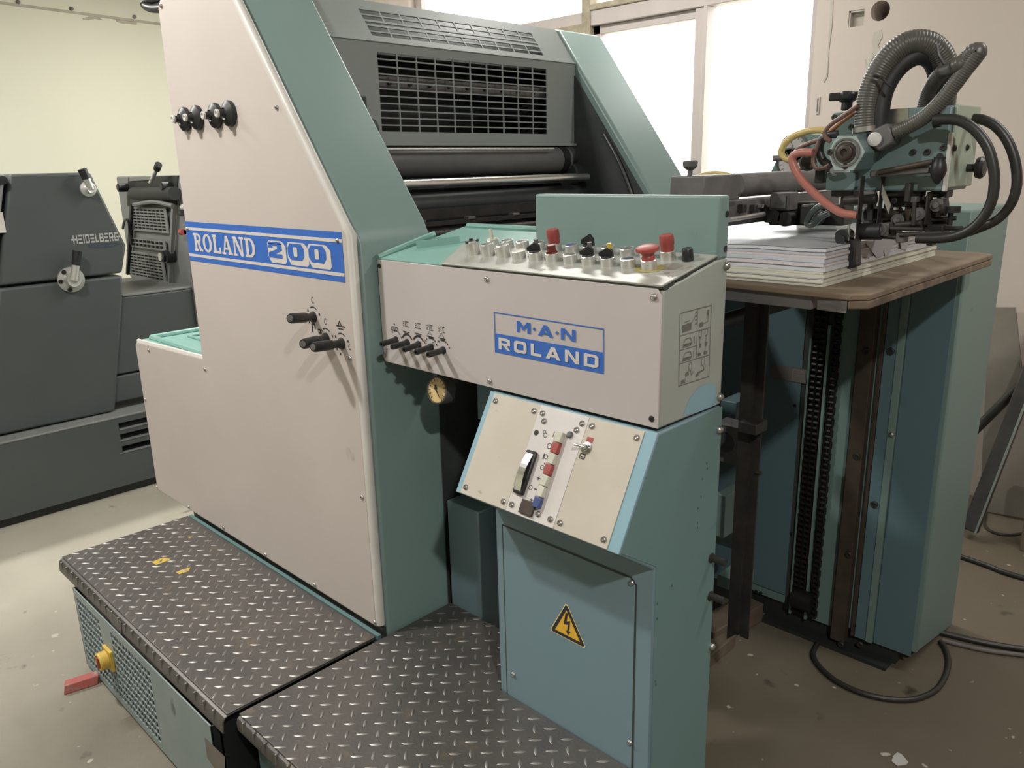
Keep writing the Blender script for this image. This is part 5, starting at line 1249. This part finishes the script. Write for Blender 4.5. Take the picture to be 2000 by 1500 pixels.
# the topmost printed sheet, glossy
mb = MB(); vs = []; nn = 12
for a in range(nn+1):
    for b in range(nn+1):
        xx = px1-.52+.52*a/nn; yy = py0+(py1-py0)*b/nn
        vs.append((xx, yy, z+.0010+.0012*math.sin(xx*31+1.3)+.0009*math.sin(yy*23+.7)+.0016*math.exp(-((xx-px1)**2+(yy-py0)**2)/.01)))
mb.add(vs, [(a*(nn+1)+b, (a+1)*(nn+1)+b, (a+1)*(nn+1)+b+1, a*(nn+1)+b+1) for a in range(nn) for b in range(nn)])
part('top_sheet', mb, 'glossy', ps_, fix=False)
def edge(px, py): q = P(px, py, 'x', px1+.0025); return (q.y, q.z)
decal('printed_edge', [[edge(*q) for q in pp] for pp in (((1688, 472), (1728, 466), (1724, 500), (1712, 503)), ((1722, 468), (1750, 466), (1736, 497), (1728, 500)), ((1756, 466), (1778, 462), (1770, 488), (1760, 486)))], (px1+.0025, 0, 0), Y, Z, X, 'paper6', ps_, .0006)

# ================================================================ ANTHRACITE PRESS at the left wall
XA, XB = -4.17, -4.08
hp_ = thing('printing_press', 'dark anthracite printing press with silver levers against the left wall', 'printing press', (-4.7, .2, FZ))
A = lambda px, py, x=XA: P(px, py, 'x', x)
def yz(pts, x=XA): return [A(px, py, x) for px, py in pts]
YL = -1.9
s_ = A(0, 557); s2_ = A(240, 539)
def ext(p, q, y):
    """carry the edge p-q on to another y"""
    t = (y-p.y)/(q.y-p.y); return V(XA, y, p.z+(q.z-p.z)*t)
zs = (s_.z+s2_.z)/2; zt2 = A(100, 338).z; zlo = A(110, 826).z
up = part('upper_panel', MB().prism([V(XA, A(18, 338).y, zt2), V(XA, A(177, 338).y, zt2), A(247, 480), V(XA, s2_.y, zs+.006), V(XA, A(-3, 557).y, zs+.006)], (-.5, 0, 0)), 'heid', hp_, bevel=.012, seg=3)
lo = part('lower_panel', MB().prism([V(XA, A(-3, 560).y, zs-.006), V(XA, s2_.y, zs-.006), A(240, 580), A(225, 803)+V(0, 0, 0), V(XA, A(-30, 840).y, zlo)], (-.5, 0, 0)), 'heid', hp_, bevel=.012, seg=3)
part('side_body', MB().box(XA-.9, XA-.06, YL, A(150, 560).y-.02, .45, zt2-.03), 'heid_dark', hp_)
part('upper_panel', MB().prism([V(XA, YL, zt2), V(XA, A(10, 338).y, zt2), V(XA, A(-11, 557).y, zs+.006), V(XA, YL, zs+.006)], (-.4, 0, 0)), 'heid_light', hp_, bevel=.012, seg=3)
part('lower_panel', MB().prism([V(XA, YL, zs-.006), V(XA, A(-11, 560).y, zs-.006), V(XA, A(-40, 840).y, zlo), V(XA, YL, zlo)], (-.4, 0, 0)), 'heid', hp_, bevel=.012, seg=3)
q = A(2, 352); part('knob', MB().lathe(q, X, [(.018, 0), (.020, .01), (.018, .035), (.0001, .036)], 16), 'black', hp_)
q = A(1, 428); part('label_plate', MB().box(XA, XA+.004, q.y-.03, q.y+.012, q.z-.06, q.z+.03), 'edge', hp_)
# base with louvre slots and toe recess
zb1_, zb0_ = P(140, 838, 'x', XB).z, P(150, 975, 'x', XB).z
y1b = 2.3
bs = part('base', MB().holes((XB, YL, zb0_), Y, Z, -X*.02, y1b-YL, zb1_-zb0_, [(P(233, 840, 'x', XB).y-YL, P(330, 840, 'x', XB).y-YL, P(262, y_+7, 'x', XB).z-zb0_, P(262, y_-7, 'x', XB).z-zb0_) for y_ in (873, 849, 827)]), 'heid', hp_, smooth=False)
part('base_top', MB().box(XA-.9, XB+.002, YL, y1b, zb1_, zb1_+.012), 'heid_light', hp_, bevel=.004)
part('base_core', MB().box(XA-.9, XB-.06, YL, y1b, zb0_, zb1_), 'heid_dark', hp_)
part('toe_recess', MB().box(XA-.9, XB-.03, YL, y1b, FZ, zb0_+.002), 'heid_dark', hp_)
for y_ in (873, 849, 827):
    q0_, q1_ = P(233, y_+5, 'x', XB), P(330, y_+5, 'x', XB)
    part('louvre', MB().bar(V(XB-.012, q0_.y, P(262, y_+6, 'x', XB).z), V(XB-.012, q1_.y, P(262, y_+6, 'x', XB).z), .03, .004), 'heid_light', hp_)
# gap cover between the units, step plate on top
YB2 = A(352, 345).y-.005
zg = A(365, 566).z
part('gap_cover', MB().box(XA-.35, XA-.02, .12, YB2+.3, A(300, 722).z+.004, zg), 'heid', hp_, bevel=.008)
part('gap_cover', MB().box(XA-.35, XA-.02, .12, YB2+.3, zlo+.03, A(300, 722).z-.004), 'heid', hp_, bevel=.008)
part('foot_plate', MB().box(XA-.7, XA-.02, A(236, 545).y, YB2+.02, zg, zg+.014), 'heid_light', hp_, bevel=.005)
# second unit with guard grilles on the face toward the camera
G = lambda px, py, y=YB2: P(px, py, 'y', y)
ztu = G(300, 343).z
part('side_body', MB().box(G(226, 345).x, XA+.0, YB2, 1.9, .42, ztu), 'heid_light', hp_, bevel=.010)
def gface(name, pts, m_, off=.012, y=YB2, t=.012):
    return part(name, MB().prism([q+V(0, -off, 0) for q in PP(pts, 'y', y)], (0, t, 0)), m_, hp_, bevel=.002)
gface('dark_recess', [(252, 346), (349, 343), (346, 400), (250, 402)], 'heid_dark', .006)
gface('plate', [(256, 346), (300, 344), (298, 352), (256, 354)], 'heid_light', .012)
for px, py in ((252, 366), (338, 364)):
    q = G(px, py); part('knob', MB().cyl(q+V(-.0, 0, 0), q+V(0, -.06, .0), .024, n=16).cyl(q+V(0, -.06, 0), q+V(0, -.064, 0), .017, n=16), 'black', hp_)
part('ink_roller', MB().cyl(G(262, 378, YB2-.03), G(342, 378, YB2-.03), .035, n=18), 'heid_dark', hp_)
a, b = G(312, 356), G(329, 330)
lv = part('lever', MB().cyl(a+V(0, -.05, 0), b+V(0, -.06, 0), .010, n=10), 'silver', hp_)
part('lever_grip', MB().cyl(b+V(0, -.06, 0), G(333, 321)+V(0, -.062, 0), .018, n=12), 'black', lv)
def grille(pts, nx, nz, name='guard'):
    tl_, tr_, br_, bl_ = [q+V(0, -.016, 0) for q in PP(pts, 'y', YB2)]
    x0, x1 = (tl_.x+bl_.x)/2, (tr_.x+br_.x)/2; z0, z1 = (bl_.z+br_.z)/2, (tl_.z+tr_.z)/2
    W, H_ = x1-x0, z1-z0; hs = []
    for i in range(nx):
        for j in range(nz):
            hs.append((W*.06+W*.88*i/nx+.003, W*.06+W*.88*(i+1)/nx-.003, H_*.06+H_*.88*j/nz+.0038, H_*.06+H_*.88*(j+1)/nz-.0038))
    part(name, MB().holes((x0, tl_.y, z0), X, Z, Y*.006, W, H_, hs), 'heid_light', hp_, smooth=False)
    part('guard_backing', MB().box(x0+.01, x1-.01, tl_.y+.010, tl_.y+.014, z0+.01, z1-.01), 'heid_dark', hp_)
grille([(262, 403), (334, 407), (331, 454), (260, 450)], 8, 7)
grille([(258, 464), (330, 470), (328, 488), (257, 482)], 8, 2)
grille([(257, 490), (328, 497), (325, 552), (255, 538)], 8, 8)
part('guard_spine', MB().tube(spline([G(262, 400, YB2-.03), G(300, 394, YB2-.04), G(338, 402, YB2-.03)], 4), .012, 8), 'heid_light', hp_)
part('guard_post', MB().bar(G(250, 535, YB2-.02), G(258, 400, YB2-.02), .02, .02, Y), 'heid_dark', hp_)
part('guard_post', MB().bar(G(332, 552, YB2-.02), G(340, 400, YB2-.02), .02, .02, Y), 'heid_light', hp_)
part('cable', MB().tube(spline([G(240, 446, YB2-.03), G(243, 432, YB2-.05), G(250, 430, YB2-.05), G(253, 450, YB2-.03), G(257, 478, YB2-.03)], 5), .007, 8), 'cable', hp_)
q = G(340, 500); part('crank_knob', MB().cyl(q, q+V(0, -.05, 0), .035, n=18).cyl(q+V(-.02, -.05, 0), q+V(-.02, -.06, 0), .03, n=18), 'black', hp_)
part('crank_disc', MB().cyl(q+V(-.025, -.062, 0), q+V(-.025, -.068, 0), .022, n=18), 'silver', hp_)
for px, py, m_ in ((353, 453, 'red'), (359, 453, 'yellow'), (353, 416, 'black'), (357, 405, 'edge')):
    q = A(px, py); part('side_button', MB().cyl(V(XA, q.y, q.z), V(XA+.035, q.y, q.z), .016, n=14), m_, hp_)
# two silver levers
for (cx, cy_, R, tip) in ((171, 369, .036, (160, 330)), (138, 546, .060, (151, 490))):
    q = A(cx, cy_)
    f_ = part('lever_flange', MB().lathe(q, X, [(R, 0), (R, .012), (R*.6, .016), (R*.55, .05), (R*.5, .055), (R*.3, .052), (.0001, .052)], 26), 'silver', hp_)
    if R > .05:
        for a in (2.2, 3.2, 4.4):
            inst('flange_hole', BOLT, f_, q+V(.012, R*.8*math.cos(a), R*.8*math.sin(a)), X)
    t = A(*tip, XA+.05)
    mid = (q+V(.05, 0, 0)).lerp(t, .52)
    part('lever_shaft', MB().cyl(q+V(.045, 0, 0), mid, .020 if R > .05 else .016, .017, n=14), 'silver', hp_)
    part('lever_grip', MB().cyl(mid, t+V(.0, 0, .0), .0185, .021, n=14), 'black', hp_)
# raised silver lettering
l0, l1 = A(142, 466), A(231, 463)
wd, ww = word('HEIDELBERC', LOGO, .16)
wd, ww = word('HEIDELBERG', LOGO, .16)
decal('lettering', fit(wd, ww, l0.y, l1.y, A(185, 472).z-.004, A(185, 459).z+.006), (XA, 0, 0), Y, Z, X, 'silver_print', hp_, .002)
e0, e1 = A(172, 480), A(230, 477); hh = .028
decal('faded_print', [rect(e0.y, e0.z-hh*.35, e1.y, e0.z+hh*.3), rect(e0.y+.03, e0.z-hh*.5, e1.y-.02, e0.z-hh*.3)], (XA, 0, 0), Y, Z, X, 'faded_navy', hp_, .0012)

# ================================================================ LOOSE THINGS
q = P(150, 1338, 'z', FZ); a, b = P(124, 1352, 'z', FZ), P(205, 1326, 'z', FZ)
d = (b-a); d.z = 0
mb = MB(); e = d.normalized(); f_ = V(-e.y, e.x, 0)
mb.prism([a-f_*.020, a+f_*.020+e*.004, a+f_*.020+e*.01+Z*.028, a-f_*.016+e*.006+Z*.030], d*((-.474-a.y)/d.y))
solo('wooden_block', mb, 'redblock', 'red painted wooden block sticking out from under the perforated step front', 'wooden block', bevel=.003)

def floor_pts(pts, r): return [P(x, y, 'z', FZ)+Z*r for x, y in pts]
c1 = floor_pts([(1596, 1262), (1588, 1282), (1600, 1306), (1632, 1334), (1680, 1357), (1735, 1370), (1785, 1370), (1825, 1354), (1846, 1325), (1852, 1296), (1846, 1272), (1836, 1258)], .0085)
solo('cable_loop', hose('x', c1, .0085, 'cable', None, n=10), 'cable', 'black cable looped on the floor at the foot of the feeder column', 'cable')
c2 = floor_pts([(1835, 1240), (1860, 1246), (1920, 1260), (1990, 1272), (2080, 1284), (2200, 1290)], .010)
solo('floor_cable', hose('x', c2, .010, 'cable', None, n=10), 'cable', 'thick dark cable running from the column foot to the right edge, nearest of three', 'cable')
c3 = floor_pts([(1840, 1254), (1870, 1262), (1930, 1275), (2000, 1284), (2090, 1300)], .007)
solo('floor_cable', hose('x', c3, .007, 'batten', None, n=10), 'batten', 'thin grey cable lying just below the thick dark floor cable', 'cable')
c4 = floor_pts([(1865, 1088), (1890, 1096), (1930, 1110), (1960, 1122), (2010, 1136), (2080, 1150)], .010)
solo('floor_cable', hose('x', c4, .010, 'cable', None, n=10), 'cable', 'dark cable behind the feeder column, higher up the floor than the others', 'cable')
pp = [(1744, 1478), (1752, 1471), (1760, 1474), (1774, 1490), (1770, 1495), (1752, 1497), (1741, 1488)]
solo('paper_scrap', MB().prism([P(x, y, 'z', FZ)+Z*.001 for x, y in pp], (0, 0, .002)), 'paperscrap', 'torn pale paper scrap on the bare floor near the bottom edge', 'paper scrap')
# timber bearers behind the cabinet
def bearer(x0, y0, x1, y1, w_, h_, label):
    a, b = P(x0, y0, 'z', FZ+h_/2), P(x1, y1, 'z', FZ+h_/2)
    solo('timber_bearer', MB().bar(a, b, w_, h_), 'timber', label, 'timber', bevel=.004)
bearer(1372, 1242, 1470, 1186, .09, .07, 'old timber bearer on the floor behind the cabinet, nearer the feeder')
bearer(1370, 1290, 1424, 1246, .05, .045, 'thin timber batten on the floor close behind the cabinet')
# corner by the back wall
p = [P(1934, 600, 'y', YW-.06), P(1984, 600, 'y', YW-.06), P(2006, 760, 'y', YW-.06), P(2030, 1000, 'y', YW-.06), P(1926, 985, 'y', YW-.06)]
bd = MB().prism([V(q_.x, YW-.02-(.14)*(1.2-q_.z)/1.3, max(q_.z, FZ+.002)) for q_ in p], (0, -.012, 0))  # thin sheet coloured dark for the feeder column's shadow on the wall
solo('wall_shade_sheet', bd, 'board', 'grey brown sheet standing in for wall shade behind the feeder', 'board')
a, b = P(1899, 1003, 'y', 2.45), P(2012, 730, 'y', 2.70)
a.z = FZ+.035
d = (b-a).normalized(); sd_ = d.cross(Y).normalized(); mb = MB()
b = b+d*.25
mb.bar(a, b, .06, .05, Y)
ch_ = solo('metal_channel', mb, 'blacksteel', 'long dark metal channel with a bright edge leaning in the right corner', 'metal channel', bevel=.004)
part('bright_edge', MB().bar(a+sd_*.0+V(.026, -.028, 0), b+V(.026, -.028, 0), .008, .008, Y), 'chrome', ch_)
a, b = P(1930, 815, 'y', 2.72), P(2020, 726, 'y', 2.74)
d = (b-a).normalized(); 
k_ = (a.z-FZ-.015)/d.z
solo('round_bar', MB().cyl(a-d*k_, b+d*.2, .020, n=14), 'blacksteel', 'dark round bar leaning behind the metal channel', 'bar')
q = P(1978, 958, 'z', FZ)
mb = MB().box(q.x-.02, q.x+.40, q.y-.02, q.y+.25, FZ, FZ+.10).box(q.x+.05, q.x+.40, q.y+.02, q.y+.25, FZ+.10, FZ+.30)
solo('machine_part', mb, 'heid_dark', 'dark greasy machine part on the floor behind the leaning channel', 'machine part', bevel=.01)
c5 = floor_pts([(1926, 1004), (1922, 1024), (1932, 1038), (1955, 1046), (1985, 1046), (2020, 1038)], .006)
solo('cable_loop', hose('x', c5, .006, 'cable', None, n=8), 'cable', 'thin black cable loop at the foot of the leaning channel', 'cable')
q = P(1990, 1075, 'z', FZ)
solo('wooden_post', MB().box(q.x, q.x+.06, q.y, q.y+.06, FZ, FZ+.34), 'timber', 'short upright timber post at the right edge beside the cable loop', 'timber', bevel=.003)
# outdoors: ground and a pale wall with a row of bars, mostly lost in the glare
solo('outdoor_wall', MB().box(-9, 3, 6.0, 6.1, -.3, 1.3), 'plaster', kind='structure')
solo('outdoor_ground', MB().box(-12, 6, YW+.24, 9, -.4, -.3), 'plaster', kind='structure')
